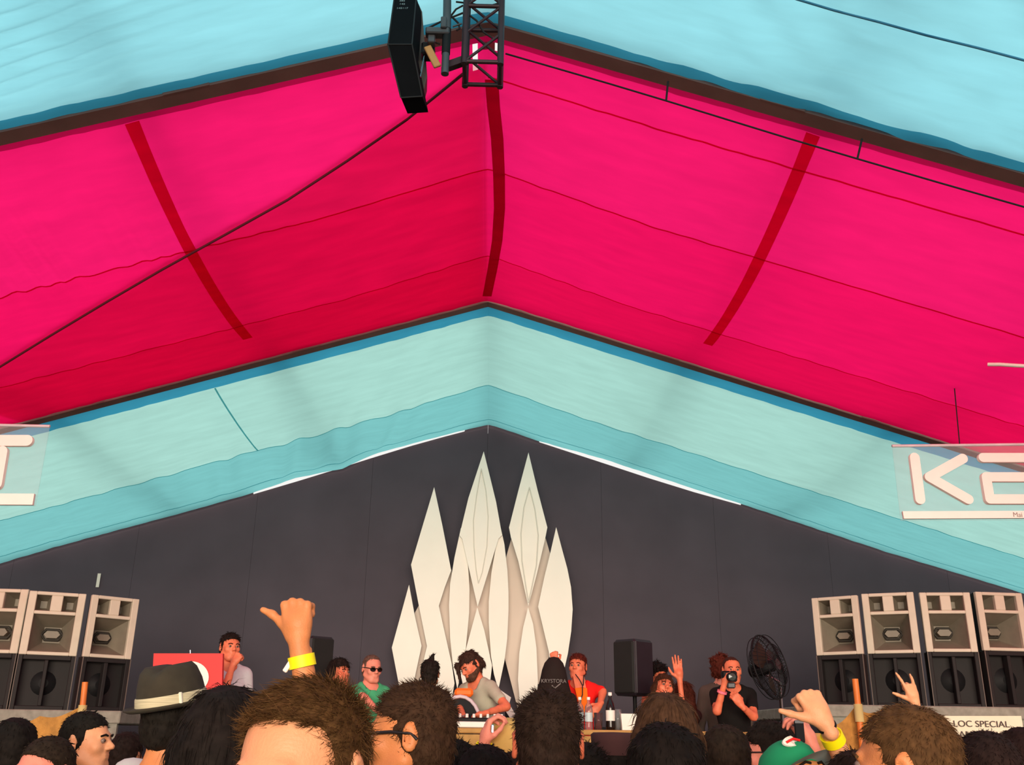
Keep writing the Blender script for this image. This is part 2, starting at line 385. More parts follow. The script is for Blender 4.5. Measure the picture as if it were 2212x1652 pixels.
# ------------------------------------------------------------------ flame sculpture of cut-out petals
fl = thing('flame_sculpture', 'tall cream flame sculpture of overlapping pointed petals before the dark wall', 'sculpture', (1.0, 15.5, .85))
def smooth_poly(pts, it=0): return pts
def petal(name, cps, D, m, th=.05):
    pts = [at(800+x/2.503, 900+y/2.503, D) - Vector((1.0, 15.5, .85)) for x, y in cps]
    return MB().prism(pts, (0, th, 0)).build(name, m, fl)
PB = 15.62; PF = 15.45
for nm, cps in (('petal_backing', [(262, 1020), (305, 1240), (262, 1430), (195, 1430), (240, 1060)]),
                ('petal_backing', [(437, 822), (370, 1020), (440, 1330), (475, 1400), (520, 1300), (470, 1000)]),
                ('petal_backing', [(510, 700), (600, 700), (680, 700), (690, 1000), (655, 1315), (580, 1100), (515, 1265), (490, 1000)]),
                ('petal_backing', [(765, 650), (735, 755), (700, 1000), (728, 1310), (795, 1570), (850, 1570), (880, 1030)]),
                ('petal_backing', [(947, 655), (972, 740), (1000, 1000), (968, 1290), (915, 1450), (850, 1400), (830, 1000)])):
    petal(nm, cps, PB, M_beige); PB += .013
petal('petal', [(209, 908), (240, 1075), (277, 1238), (242, 1400), (195, 1640), (160, 1480), (145, 1400), (116, 1248)], PF, M_petal)
petal('petal', [(345, 380), (390, 590), (437, 830), (403, 920), (370, 1022), (440, 1335), (455, 1440), (420, 1640), (330, 1640), (285, 1500), (268, 1400), (306, 1240), (262, 1020), (220, 800)], PF+.02, M_petal)
petal('petal', [(613, 187), (680, 460), (712, 640), (692, 660), (640, 830), (580, 1026), (540, 850), (497, 660), (482, 640), (530, 440)], PF-.06, M_petal)
petal('petal', [(490, 600), (508, 670), (528, 800), (536, 930), (534, 1060), (515, 1262), (495, 1370), (470, 1470), (447, 1350), (432, 1200), (425, 1020), (432, 900), (455, 760)], PF, M_petal)
petal('petal', [(705, 600), (725, 690), (741, 830), (747, 950), (747, 1050), (740, 1200), (725, 1320), (692, 1475), (668, 1390), (652, 1290), (640, 1110), (640, 1000), (655, 840), (688, 650)], PF, M_petal)
petal('petal', [(578, 1030), (615, 1150), (658, 1345), (640, 1500), (585, 1680), (520, 1540), (490, 1400), (515, 1262)], PF-.02, M_petal)
petal('petal', [(855, 193), (905, 400), (957, 598), (945, 660), (900, 850), (854, 1024), (800, 780), (760, 650), (750, 598), (800, 400)], PF-.04, M_petal)
petal('petal', [(853, 1030), (880, 1120), (898, 1250), (906, 1430), (890, 1680), (820, 1680), (798, 1420), (805, 1280), (826, 1140)], PF, M_petal)
petal('petal', [(1005, 597), (1035, 710), (1065, 820), (1085, 920), (1094, 1040), (1086, 1160), (1068, 1280), (1045, 1380), (1000, 1600), (985, 1420), (965, 1270), (907, 1026), (940, 870), (972, 740)], PF-.02, M_petal)
MB().box((0.05, .2, .52), (3.0, .5, 1.04)).build('plinth', M_black2, fl)
ln = MB()
for P_ in ([(600, 280), (575, 420), (557, 560), (560, 700), (572, 830), (584, 900)], [(600, 280), (625, 400), (637, 540), (630, 700), (605, 840), (584, 900)],
           [(860, 380), (830, 490), (814, 630), (820, 780), (855, 1005)], [(860, 380), (890, 500), (908, 640), (898, 800), (855, 1005)]):
    ln.tube([at(800+x/2.503, 900+y/2.503, PF-.068) - Vector((1.0, 15.5, .85)) for x, y in P_], .008, 5)
ln.build('inlay_line', M_line, fl)

# ------------------------------------------------------------------ stage deck, platforms
ZS = .85
st = bpy.data.objects.new('stage', None); COL.objects.link(st); tag(st, 'low stage deck the performers stand on, hidden by the crowd', 'stage')
k = 0
for i in range(5):
    for j in range(4): MB().bbox((-2.86+1.28*i, 8.9+2.0*j, ZS-.05), (1.27, 1.99, .1), .01).build('deck_board', M_deck, st)
MB().box((-.3, 7.93, ZS/2-.05), (6.3, .04, ZS-.12)).build('stage_skirt', M_black2, st)
def platform(lb, pxs, ptop, D, depth, fas):
    a, c = at(pxs[0], ptop, D), at(pxs[1], ptop, D); z = (a.z+c.z)/2
    root = thing('speaker_platform', lb, 'platform', ((a.x+c.x)/2, D, 0))
    wd = c.x-a.x
    MB().bbox((0, depth/2, z-.06), (wd, depth, .12), .01).build('deck_board', M_deck, root)
    MB().box((0, .05, (z-.12)/2), (wd-.06, .04, z-.12)).build('skirt', M_deck, root)
    return root, z
plL, zL = platform('grey speaker platform under the stacks beside the red board', (-420, 262), 1530, 10.2, 2.6, 0)
plR, zR = platform('grey speaker platform under the stacks above the white sign', (1768, 2600), 1527, 10.2, 2.6, 0)

# ------------------------------------------------------------------ speaker stacks
def stack(lb, xl, xr, yt, ym, D, yaw, zb):
    c = at((xl+xr)/2, ym, D); zt = at((xl+xr)/2, yt, D).z; zm = c.z
    wpx = xr-xl; sc = FPX/((c-CAM).dot(FWD)); ca = math.atan2(CAM.x-c.x, c.y); W_ = wpx/sc*math.cos(ca)/math.cos(yaw-ca)*.96
    hgt = zt-zm
    t1 = thing('horn_speaker', lb[0], 'speaker', (c.x, D, zm+.004), yaw, 'horn speakers on top of the stacks' if 0 else None)
    dp = .62; fw = .085*W_/.62
    b_ = MB(); q_ = [(-W_/2+.004, .03), (W_/2-.004, .03), (W_*.1, dp), (-W_*.1, dp)]; b_.add([(x, y, .002) for x, y in q_]+[(x, y, hgt-.002) for x, y in q_], [(0, 3, 2, 1), (4, 5, 6, 7), (1, 2, 6, 5), (2, 3, 7, 6), (3, 0, 4, 7)]); b_.build('cabinet', M_bass, t1)
    hs_ = hgt*.25; fr = MB(); cr = hgt*.055
    x0 = W_/2; 
    yy = 0.0; th = .05
    def bar(xa, xb, za, zb_): fr.bbox(((xa+xb)/2, yy, (za+zb_)/2), (xb-xa, th, zb_-za), .006)
    bar(-x0, -x0+fw, 0, hgt); bar(x0-fw, x0, 0, hgt); bar(-x0+fw, x0-fw, hgt-cr, hgt); bar(-x0+fw, x0-fw, 0, cr)
    zc0 = hgt-cr-hs_; bar(-x0+fw, x0-fw, zc0-cr, zc0); bar(-fw*.75, fw*.75, zc0, hgt-cr)
    fr.build('frame', M_spkw, t1)
    def horn(xa, xb, za, zb_, depth, q, nm):
        cx, cz = (xa+xb)/2, (za+zb_)/2; wx, wz = (xb-xa)/2*q, (zb_-za)/2*q
        O = [(xa, .02, za), (xb, .02, za), (xb, .02, zb_), (xa, .02, zb_)]; I = [(cx-wx, .02+depth, cz-wz), (cx+wx, .02+depth, cz-wz), (cx+wx, .02+depth, cz+wz), (cx-wx, .02+depth, cz+wz)]
        h = MB()
        for i in range(4): j = (i+1) % 4; h.add([O[i], O[j], I[j], I[i]], [(0, 1, 2, 3)])
        h.add(I, [(0, 1, 2, 3)]); h.build(nm, M_horn, t1); return cx, cz
    horn(-x0+fw, -fw*.75, zc0, hgt-cr, .16, .45, 'small_horn'); horn(fw*.75, x0-fw, zc0, hgt-cr, .16, .45, 'small_horn')
    cx, cz = horn(-x0+fw, x0-fw, cr, zc0-cr, .24, .42, 'big_horn')
    r = W_*.17; pl = MB()   # dark ring around the lozenge-shaped plug
    ring = [(r*1.0, 0), (r*.62, r*.62), (-r*.62, r*.62), (-r, 0), (-r*.62, -r*.62), (r*.62, -r*.62)]
    pl.tube([(x*1.12, .225, cz+z*.92) for x, z in ring+ring[:2]], .015, 6, caps=False); pl.build('throat_ring', mat('dark_horn_edge', (50, 46, 40), .7), t1)
    MB().prism([(x*.85, .17, cz+z*.62) for x, z in ring], (0, .08, 0)).build('phase_plug', M_horn, t1)
    t2 = thing('bass_speaker', lb[1], 'speaker', (c.x, D, zb+.004), yaw)
    hb = zm-zb; bx = MB()
    bx.prism([(-W_/2, .1, 0), (W_/2, .1, 0), (W_*.1, dp, 0), (-W_*.1, dp, 0)], (0, 0, hb)); bx.build('cabinet', M_bass, t2)
    rim = MB()
    for (xa, xb, za, zb_) in ((-x0, -x0+.05, 0, hb), (x0-.05, x0, 0, hb), (-x0+.05, x0-.05, hb-.05, hb), (-x0+.05, x0-.05, 0, .05), (-.02, .02, .05, hb-.05)):
        rim.bbox(((xa+xb)/2, .02, (za+zb_)/2), (xb-xa, .09, zb_-za), .006)
    rim.build('rim', M_bass, t2)
    for x in (-x0+.004, x0-.004): MB().box((x, -.026, hb/2), (.008, .01, hb)).build('edge_strip', mat('worn_edge', (104, 92, 84), .6), t2)
    cn = MB(); cn.lathe([(.05, .0), (hb*.36, -.06), (hb*.38, -.08)], (0, .07, hb*.5), 20, Matrix.Rotation(R(90), 3, 'X')); cn.build('cone', M_black, t2)
LS = [(('pale horn speaker cut by the picture edge on the platform beside the red board', 'black bass speaker cut by the picture edge under the outermost pale horn speaker'), -92, 41, 1272, 1411, 4),
      (('pale horn speaker between its two neighbours, the one facing straight out, near the red board', 'black bass speaker under the straight-facing horn speaker near the red board'), 38, 168, 1280, 1416, 22),
      (('tan horn speaker turned toward the stage, next to the red board', 'black bass speaker under the tan horn speaker next to the red board'), 176, 284, 1290, 1422, 42)]
for lb, xl, xr, yt, ym, yw in LS: stack(lb, xl, xr, yt, ym, 11.0, R(yw), zL)
RS = [(('grey horn speaker turned toward the stage, next to the black fan', 'black bass speaker under the grey horn speaker next to the black fan'), 1762, 1868, 1290, 1415, -38),
      (('pale horn speaker facing straight out, second from the black fan', 'black bass speaker under the second horn speaker from the black fan'), 1871, 1992, 1282, 1412, -24),
      (('pale horn speaker turned outward, third from the black fan', 'black bass speaker under the third horn speaker from the black fan'), 1998, 2115, 1281, 1409, -8),
      (('greyish horn speaker partly cut off, fourth from the black fan', 'black bass speaker under the fourth horn speaker from the black fan'), 2121, 2228, 1281, 1407, 6)]
for lb, xl, xr, yt, ym, yw in RS: stack(lb, xl, xr, yt, ym, 11.0, R(yw), zR)

# ------------------------------------------------------------------ hanging acrylic letter signs
def caps(m, pts, r, y0, y1, n=12, close=False):          # rounded stroke lying in the xz plane, swept in y
    for a, c in zip(pts[:-1], pts[1:]):
        y0 -= .0013; y1 += .0009
        a, c = Vector((a[0], 0, a[1])), Vector((c[0], 0, c[1])); d = (c-a).normalized(); nn = Vector((-d.z, 0, d.x)); poly = []
        for k in range(n+1): t = math.pi/2 - math.pi*k/n; poly.append(c + d*math.cos(t)*r + nn*math.sin(t)*r)
        for k in range(n+1): t = -math.pi/2 - math.pi*k/n; poly.append(a + d*math.cos(t)*r + nn*math.sin(t)*r)
        m.prism([p+Vector((0, y0, 0)) for p in poly], (0, y1-y0, 0))
def sign(lb, D, sheet, letters, bar, small=None, cable=None):
    o = at(*sheet[0], D); root = thing('letter_sign', lb, 'sign', o)
    L = lambda px, py: (at(px, py, D)-o)
    q = [L(*p) for p in sheet]; MB().prism([p+Vector((0, .045, 0)) for p in q], (0, .008, 0)).build('acrylic_sheet', M_acr, root)
    tl, tr = L(*sheet[0]), L(*sheet[1])
    MB().tube([tl+Vector((0, .05, 0)), tr+Vector((0, .05, 0))], .014, 6).build('top_edge', mat('acrylic_edge', (215, 200, 205), .3), root)
    for strokes, r in letters:
        m = MB()
        for st_ in strokes:
            pts = [L(*p) for p in st_]; caps(m, [(p.x, p.z) for p in pts], r, -.005*strokes.index(st_), .04)
        m.build('letter', M_letter, root)
    m = MB(); q = [L(*p) for p in bar]; m.prism([p for p in q], (0, .03, 0)); m.build('underline_bar', M_letter, root)
    if small:
        p = L(*small[1]); text_obj('small_print', small[0], .065, Matrix.Translation(p+Vector((0, -.004, 0))) @ Matrix.Rotation(R(90), 4, 'X'), mat('pale_grey_ink', (165, 150, 145), .7), root, .001)
    for (px, py) in cable or []:
        p = L(px, py); w_ = o+p; MB().tube([p+Vector((0, .05, 0)), p+Vector((.05, .05, roof_z(w_.x)-w_.z))], .006, 5).build('hanging_wire', M_black2, root)
sign('clear hanging sign with white rounded letters starting K E', 9.0, [(1931, 960), (2560, 952), (2560, 1120), (1950, 1122)],
     [([[(1976, 988), (1988, 1078)]], .048), ([[(2080, 990), (2008, 1030), (2092, 1078)]], .048), ([[(2124, 988), (2240, 988)], [(2240, 1030), (2130, 1030), (2138, 1078), (2245, 1078)]], .046),
      ([[(2290, 1078), (2285, 988), (2380, 1078), (2378, 988)]], .046), ([[(2420, 988), (2530, 988)], [(2478, 1030), (2480, 1078)]], .046)],
     [(1950, 1104), (2560, 1102), (2560, 1117), (1953, 1120)], ('Mai', (2198, 1112)), [(2078, 958), (2400, 955)])
sign('clear hanging sign whose white rounded letters end in T', 8.6, [(-420, 905), (103, 917), (72, 1090), (-420, 1090)],
     [([[(-60, 951), (58, 951)], [(4, 975), (-8, 1045)]], .052), ([[(-150, 1045), (-160, 951), (-95, 1045), (-90, 951)]], .048), ([[(-270, 951), (-190, 951)], [(-200, 992), (-280, 992), (-285, 1045), (-195, 1045)]], .048), ([[(-400, 951), (-405, 1045)], [(-315, 951), (-380, 998), (-315, 1045)]], .048)],
     [(-410, 1064), (74, 1066), (70, 1090), (-410, 1088)], None, [(-60, 914), (-300, 910)])

# ------------------------------------------------------------------ truss, lamp, pole and cables at the ridge
tb = at(1042, 164, 5.40); ta = .24
tr = thing('hanging_truss', 'dark square truss hanging from the ridge beside the black lamp', 'truss', (tb.x, tb.y, tb.z))
hh = ZR+.1-tb.z; h2 = ta/2
CN = [(-h2, -h2), (h2, -h2), (h2, h2), (-h2, h2)]
for x, y in CN: MB().tube([(x, y, 0), (x, y, hh)], .022, 8).build('chord', M_truss, tr)
br = MB()
for z in (0.02, .48): 
    for i in range(4): a, c = CN[i], CN[(i+1) % 4]; br.tube([(a[0], a[1], z), (c[0], c[1], z)], .016, 6)
for z in (.02, .25, .48, .71):
    for i in range(4): a, c = CN[i], CN[(i+1) % 4]; br.tube([(a[0], a[1], z), (c[0], c[1], min(hh, z+.23))], .010, 6)
br.build('brace', M_truss, tr)
MB().box((-.17, -.05, .06), (.14, .05, .05), Matrix.Rotation(R(-25), 3, 'Y')).build('bracket', M_truss, tr)
pt, pbm = at(968, -40, 5.25), at(961, 160, 5.25)
ZP = ZR-.42
po = thing('lamp_pole', 'grey steel pole beside the hanging truss holding the black lamp', 'pole', pbm)
MB().tube([(0, 0, 0), (0, 0, .16)], .026, 12).build('tip', M_steel, po)
MB().tube([(0, 0, .16), (0, 0, .36)], .029, 12).build('sleeve', M_black, po)
MB().tube([(0, 0, .36), (pt.x-pbm.x, 0, ZP-pbm.z)], .028, 12).build('tube', M_steel, po)
cl = MB(); cl.bbox((-.06, 0, .33), (.16, .07, .05), .008); cl.bbox((-.02, -.03, .38), (.04, .05, .09), .006); cl.bbox((-.10, .02, .30), (.05, .06, .1), .006); cl.tube([(.04, -.03, .36), (.10, -.05, .37)], .007, 6)
cl.build('clamp', M_steel, po)
MB().bbox((-.09, .03, .16), (.05, .02, .18), .005, Matrix.Rotation(R(-25), 3, 'Y')).build('tag_plate', mat('tan_tag', (170, 130, 80), .7), po)
lm = thing('stage_lamp', 'black boxy lamp with a bent front clamped beside the truss', 'lamp', at(870, 105, 5.15))
ol = at(870, 105, 5.15); LQ = lambda px, py, D: at(px, py, D)-ol
A = [LQ(852, -6, 5.28), LQ(899, -6, 5.28), LQ(890, 96, 5.12), LQ(838, 96, 5.12), LQ(866, 211, 5.28), LQ(912, 208, 5.28)]
bk = Vector((.03, .17, 0.0)); Bk = [v+bk for v in A]
vs = A+Bk
MB().add(vs, [(0, 1, 2, 3), (3, 2, 5, 4), (1, 7, 8, 2), (2, 8, 11, 5), (0, 3, 9, 6), (3, 4, 10, 9), (4, 5, 11, 10), (6, 9, 8, 7), (9, 10, 11, 8), (0, 6, 7, 1)]).build('housing', mat('black_lamp_shell', (15, 17, 20), .9, spec=.05), lm)
rp_ = MB(); 
for (a, c) in ((0, 1), (1, 2), (2, 3), (3, 0), (2, 5), (5, 4), (4, 3)): rp_.tube([A[a], A[c]], .005, 5)
rp_.build('edge_trim', mat('charcoal_edge', (24, 27, 30), .8), lm)
C_ = [LQ(904, 8, 5.42), LQ(912, 26, 5.42), LQ(923, 165, 5.42), LQ(912, 208, 5.42), LQ(903, 200, 5.42)]
MB().prism(C_, (-.012, .16, 0)).build('side_flap', mat('grey_flap', (70, 64, 62), .6), lm)
MB().tube([LQ(917, 120, 5.35), LQ(908, 166, 5.3), LQ(900, 170, 5.28)], .006, 6).build('handle', M_chrome, lm)
MB().bbox(LQ(925, 112, 5.38), (.09, .1, .1), .012).build('yoke', M_black, lm)
tv = (A[1]-A[0]).normalized(); dn = (A[0]-A[3]).normalized(); nn = tv.cross(dn)
Mx = Matrix(((tv.x, dn.x, nn.x, 0), (tv.y, dn.y, nn.y, 0), (tv.z, dn.z, nn.z, 0), (0, 0, 0, 1)))
for tx, py, sz in (('282', 3, .026), ('142', 10, .026), ('145117', 19, .026)):
    p = LQ(869, py, 5.28-.16*(py+6)/102)+nn*.004
    text_obj('label_print', tx, sz, Matrix.Translation(p) @ Mx, mat('grey_print', (120, 135, 138), .6), lm, .0008)
cb = MB()
for P_ in ([(950, 95), (935, 90), (945, 70), (970, 40), (985, 20), (1000, 12)], [(1085, 5), (1050, 15), (1020, 8), (985, 4)], [(975, 35), (990, 50), (993, 62), (986, 66)], [(1010, 30), (1030, 45), (1045, 70), (1068, 85)], [(922, 62), (950, 48), (985, 34), (1000, 28)]):
    cb.tube([at(x, y, 5.3) for x, y in P_], .007, 6)
tag(cb.build('lamp_cable', M_black2), 'tangle of thin black cables between truss and lamp pole', 'cable')
tag(MB().tube([at(1000, 160, 5.42)] + [p-Vector((0, 0, .012)) for p in rope[1:]], .012, 6).build('edge_rope', mat('dark_red_rope', (96, 18, 40), .8)), 'dark rope running from the truss down across the magenta lining', 'rope')
wr = MB(); wr.tube([at(x, y, 5.90) for x, y in ((1092, 116), (1200, 147), (1320, 182), (1440, 218), (1560, 255), (1700, 298), (1852, 343), (2030, 395), (2212, 447), (2450, 517), (2750, 604))], .007, 5)
tag(wr.build('festoon_cable', M_black2), 'thin black cable slung along under the first dark beam', 'cable')
for (a, c, lb) in (((1439, 218), (1443, 176), 'short black tie nearer the ridge holding the slung cable'), ((1852, 343), (1862, 300), 'short black tie farther from the ridge holding the slung cable')):
    tag(MB().tube([at(*a, 5.90), at(*c, 5.90)], .008, 5).build('cable_tie', M_black2), lb, 'tie')
tag(MB().tube([on_cloth(x, y, 'cyan_front', -.015) for x, y in ((1180, -165), (1350, -112), (1530, -58), (1700, -8), (1800, 22), (1900, 48), (2000, 76), (2110, 103), (2230, 135), (2450, 200), (2750, 285))], .008, 5).build('roof_cord', mat('blue_cord', (60, 130, 165), .8)), 'thin blue cord along the cyan lining overhead', 'cord')
tag(MB().tube([on_cloth(x, y, 'magenta', -.06) for x, y in ((2134, 787), (2160, 787), (2190, 789), (2260, 793))], .018, 6).build('white_strap', M_white), 'short white strap lying along the magenta lining near the K sign', 'strap')  # white tube in place of sky showing through a slit in the cloth

# ------------------------------------------------------------------ DJ table and what stands on it
TD = 8.15
tl_, tr_ = at(925, 1566, TD), at(1800, 1584, TD); zt = (at(1060, 1571, TD).z+at(1300, 1578, TD).z)/2
tbw = tr_.x-tl_.x; dj = thing('dj_table', 'long table with tan hessian front across the stage edge', 'table', ((tl_.x+tr_.x)/2, TD, 0))
MB().bbox((0, .26, zt-.02), (tbw, .56, .04), .008).build('table_top', M_wood, dj)
for i in range(6):
    wd = tbw/6; MB().box((-tbw/2+wd*(i+.5), -.02, (zt-.045+ZS)/2), (wd-.012, .03, zt-.05-ZS)).build('front_panel', M_wood, dj)
for sx in (-1, 1):
    for yy in (.0, .42): MB().box((sx*(tbw/2-.06), yy+.04, (zt-.04+ZS)/2), (.06, .06, zt-.04-ZS)).build('leg', M_black2, dj)
def onT(px, dd=0.0): p = at(px, 1572, TD+.25+dd); return Vector((p.x, TD+.25+dd, zt+.002))
# white slab (record case lid) in front of the player
p0, p1 = at(950, 1570, TD+.02), at(1063, 1572, TD+.02)
tag(MB().bbox(((p0.x+p1.x)/2, TD+.10, zt+.026), (p1.x-p0.x, .2, .045), .006).build('white_tray', M_white), 'white flat tray along the front edge of the table before the grey shirt', 'tray')
mx = thing('dj_mixer', 'black mixing console with white knobs under the hands of the grey-shirted man', 'mixer', onT(1038, .10))
MB().bbox((0, 0, .04), (.42, .34, .08), .008).build('casing', M_black, mx)
kb = MB(); 
for i in range(7):
    for j in range(3): kb.lathe([(.012, 0), (.011, .03), (.0, .031)], (-.17+i*.057, -.12+j*.08, .08), 8)
kb.build('knob', M_white, mx)
pl = thing('record_player', 'black disc player with pale trim at the mixer side near the tan-brown head', 'player', onT(978, .10))
MB().bbox((0, 0, .035), (.34, .32, .07), .01).build('casing', M_spkw, pl); MB().lathe([(.14, 0), (.14, .012), (0, .013)], (0, 0, .07), 28).build('platter', M_black, pl)
MB().tube([(.13, .1, .07), (.13, .1, .11), (.08, -.08, .09)], .007, 6).build('tone_arm', M_chrome, pl)
for i, (px, lb) in enumerate(((958, 'first of the short white cups beside the player'), (967, 'second of the short white cups beside the player'), (977, 'third of the short white cups beside the player'))):
    p = onT(px, -.13); tag(MB().lathe([(.02, 0), (.026, .085), (.023, .085), (.018, .004), (0, .004)], p+Vector((0, 0, .05)), 14).build('cup', M_white), lb, 'cup')
ar = thing('arched_monitor', 'dark arched speaker with pale rim and orange cap behind the player', 'speaker', onT(992, .30))
c = []
for k in range(13): a = math.pi*k/12; c.append((math.cos(a)*.17, -.0, max(0, math.sin(a))*.24))
MB().prism(c, (0, .15, 0)).build('body', M_black2, ar)
MB().tube([(x*1.08, -.01, z*1.07) for x, y, z in c], .016, 6).build('rim', mat('lilac_rim', (205, 185, 190), .6), ar)
MB().bbox((.03, .05, .29), (.16, .1, .07), .02).build('cap', mat('orange_cap', (240, 110, 30), .6), ar)
def bottle(px, dd, hgt, lb, m, label=None, cap=None):
    t = thing('bottle', lb, 'bottle', onT(px, dd)); s = hgt/.25
    MB().lathe([(.0, 0), (.031*s, .0), (.032*s, .02*s), (.030*s, .08*s), (.032*s, .14*s), (.026*s, .18*s), (.012*s, .205*s), (.012*s, .232*s)], n=16).build('body', m, t)
    MB().lathe([(.014*s, .228*s), (.014*s, .25*s), (0, .25*s)], n=12).build('cap', cap or M_white, t)
    MB().lathe([(.0325*s, .06*s), (.0325*s, .13*s)], n=16).build('label_band', label or mat('pale_band', (190, 205, 205), .4), t)
bottle(1253, -.12, .25, 'clear water bottle nearest the man seen from behind', M_glassb)
bottle(1272, -.14, .25, 'clear water bottle between another one and the red glass', M_glassb)
bottle(1319, -.12, .29, 'dark bottle with white label beside the white box', mat('dark_glass', (30, 20, 16), .15), M_white)
tag(MB().lathe([(.0, .004), (.028, .0), (.036, .13), (.033, .13), (.026, .008), (0, .008)], onT(1293, -.14), 16).build('drinking_glass', M_redglass), 'red glass tumbler on the table before the red cardigan', 'glass')
tag(MB().lathe([(.0, .004), (.026, .0), (.032, .16), (.029, .16), (.024, .008), (0, .008)], onT(1335, -.1), 16).build('drinking_glass', M_glassb), 'clear tall glass between dark bottle and white box', 'glass')
wbx = MB(); pw = onT(1357, -.12)
wbx.add([pw+Vector(v) for v in ((-.055, -.06, 0), (.055, -.06, 0), (.055, .06, 0), (-.055, .06, 0), (-.065, -.07, .125), (.065, -.07, .125), (.065, .07, .125), (-.065, .07, .125))], [(0, 3, 2, 1), (0, 1, 5, 4), (1, 2, 6, 5), (2, 3, 7, 6), (3, 0, 4, 7), (4, 5, 6, 7)])
tag(wbx.build('white_box', M_white), 'small white flared box on the table by the dark long hair', 'box')
# white folded boards leaning behind the grey-shirted man
lb_ = MB(); q = [at(1078, 1488, 10.2), at(1104, 1506, 10.2), at(1100, 1520, 10.2), at(1113, 1542, 10.2), at(1108, 1560, 10.2), at(1092, 1535, 10.2)]
lb_.prism(q, (0, .04, 0)); tag(lb_.build('leaning_board', M_petal), 'cream cut board leaning behind the grey-shirted man', 'board')
bl = at(1095, 1560, 10.25); MB().tube([(bl.x, 10.26, ZS), (bl.x, 10.26, bl.z+.15)], .02, 6).build('prop', M_black2, bpy.data.objects['leaning_board'])

# ------------------------------------------------------------------ loudspeakers on stands
def pa(lb, px, yt, yb, D, yaw, wd, dp):
    c = at(px, yb, D); zt_ = at(px, yt, D).z
    t = thing('loudspeaker', lb[0], 'speaker', (c.x, D, c.z), yaw); h = zt_-c.z
    MB().bbox((0, dp/2, h/2), (wd, dp, h), .025).build('cabinet', mat('purple_black_cabinet', (30, 22, 30), .6), t)
    MB().bbox((0, -.004, h/2), (wd-.03, .03, h-.04), .012).build('grille', mat('grille_black', (22, 22, 20), .8), t)
    MB().box((wd/2-.012, .012, h/2), (.012, .01, h-.05)).build('edge_strip', mat('grey_edge', (62, 58, 62), .6), t)
    s = thing('speaker_stand', lb[1], 'stand', (c.x, D+dp*.5*math.cos(yaw), ZS), 0); hz = c.z-ZS-.002
    ox = -dp*.5*math.sin(yaw)
    MB().tube([(ox, 0, .1), (ox, 0, hz)], .02, 10).build('pole', M_black, s); MB().tube([(ox, 0, hz*.35), (ox, 0, hz*.8)], .03, 10).build('collar', M_black, s)
    for k in range(3):
        a = 2*math.pi*k/3+.5; MB().tube([(ox, 0, hz*.45), (ox+.42*math.cos(a), .42*math.sin(a), .01)], .013, 6).build('leg', M_black, s)
pa(('black loudspeaker on a stand behind the raised fist', 'tripod stand under the loudspeaker behind the raised fist'), 690, 1374, 1485, 9.9, R(40), .27, .30)
pa(('black loudspeaker on a stand beside the red cardigan', 'tripod stand under the loudspeaker beside the red cardigan'), 1350, 1380, 1502, 9.6, R(-46), .27, .30)
# ------------------------------------------------------------------ pedestal fan
fc = at(1660, 1440, 9.0); fan = thing('pedestal_fan', 'large black pedestal fan with wire cage beside the photographer', 'fan', (fc.x+.14, 9.12, ZS))
Fm = Matrix.Rotation(R(48), 3, 'Z') @ Matrix.Rotation(R(-12), 3, 'X'); fo = Vector((fc.x-fan.location.x, fc.y-fan.location.y, fc.z-ZS)); FRD = .285
def fp(x, y, z): return fo + Fm @ Vector((x, y, z))
cg = MB()
for (r, y) in ((FRD, 0), (FRD*.97, -.05), (FRD*.97, .05), (FRD*.66, -.085), (FRD*.66, .085), (FRD*.3, -.10)):
    cg.tube([fp(r*math.cos(2*math.pi*k/32), y, r*math.sin(2*math.pi*k/32)) for k in range(33)], .009 if y == 0 else .004, 5, caps=False)
for k in range(40):
    a = 2*math.pi*k/40
    for s_ in (-1, 1): cg.tube([fp(.05*math.cos(a), .10*s_, .05*math.sin(a)), fp(FRD*.6*math.cos(a), .085*s_, FRD*.6*math.sin(a)), fp(FRD*math.cos(a), 0, FRD*math.sin(a))], .0028, 4, caps=False)
cg.build('cage', M_black, fan)
for k in range(3):
    bm_ = MB(); a = 2*math.pi*k/3+.4; rows = []
    for i in range(7):
        r = .05+i*(FRD*.86-.05)/6; wdt = .055+.05*math.sin(i/6*math.pi*.8)
        rows.append([fp(r*math.cos(a)-s_*wdt*math.sin(a), s_*.025, r*math.sin(a)+s_*wdt*math.cos(a)) for s_ in (-1, 0, 1)])
    vs = [v for g in rows for v in g]; bm_.add(vs, [(i*3+j, i*3+j+1, i*3+j+4, i*3+j+3) for i in range(6) for j in range(2)], True); bm_.build('blade', mat('fan_blade', (48, 34, 28), .3), fan)
MB().lathe([(.0, -.06), (.05, -.05), (.06, .04), (.055, .18), (.0, .2)], fo, 16, Fm @ Matrix.Rotation(R(-90), 3, 'X')).build('motor', M_black, fan)
MB().tube([fp(0, .12, 0), Vector((.0, .06, fo.z-.12)), Vector((.0, .06, .03))], .016, 10).build('pole', M_chrome, fan)
MB().lathe([(.2, 0), (.2, .02), (.05, .045), (0, .045)], (.0, .06, 0.002), 24).build('base', M_black, fan)

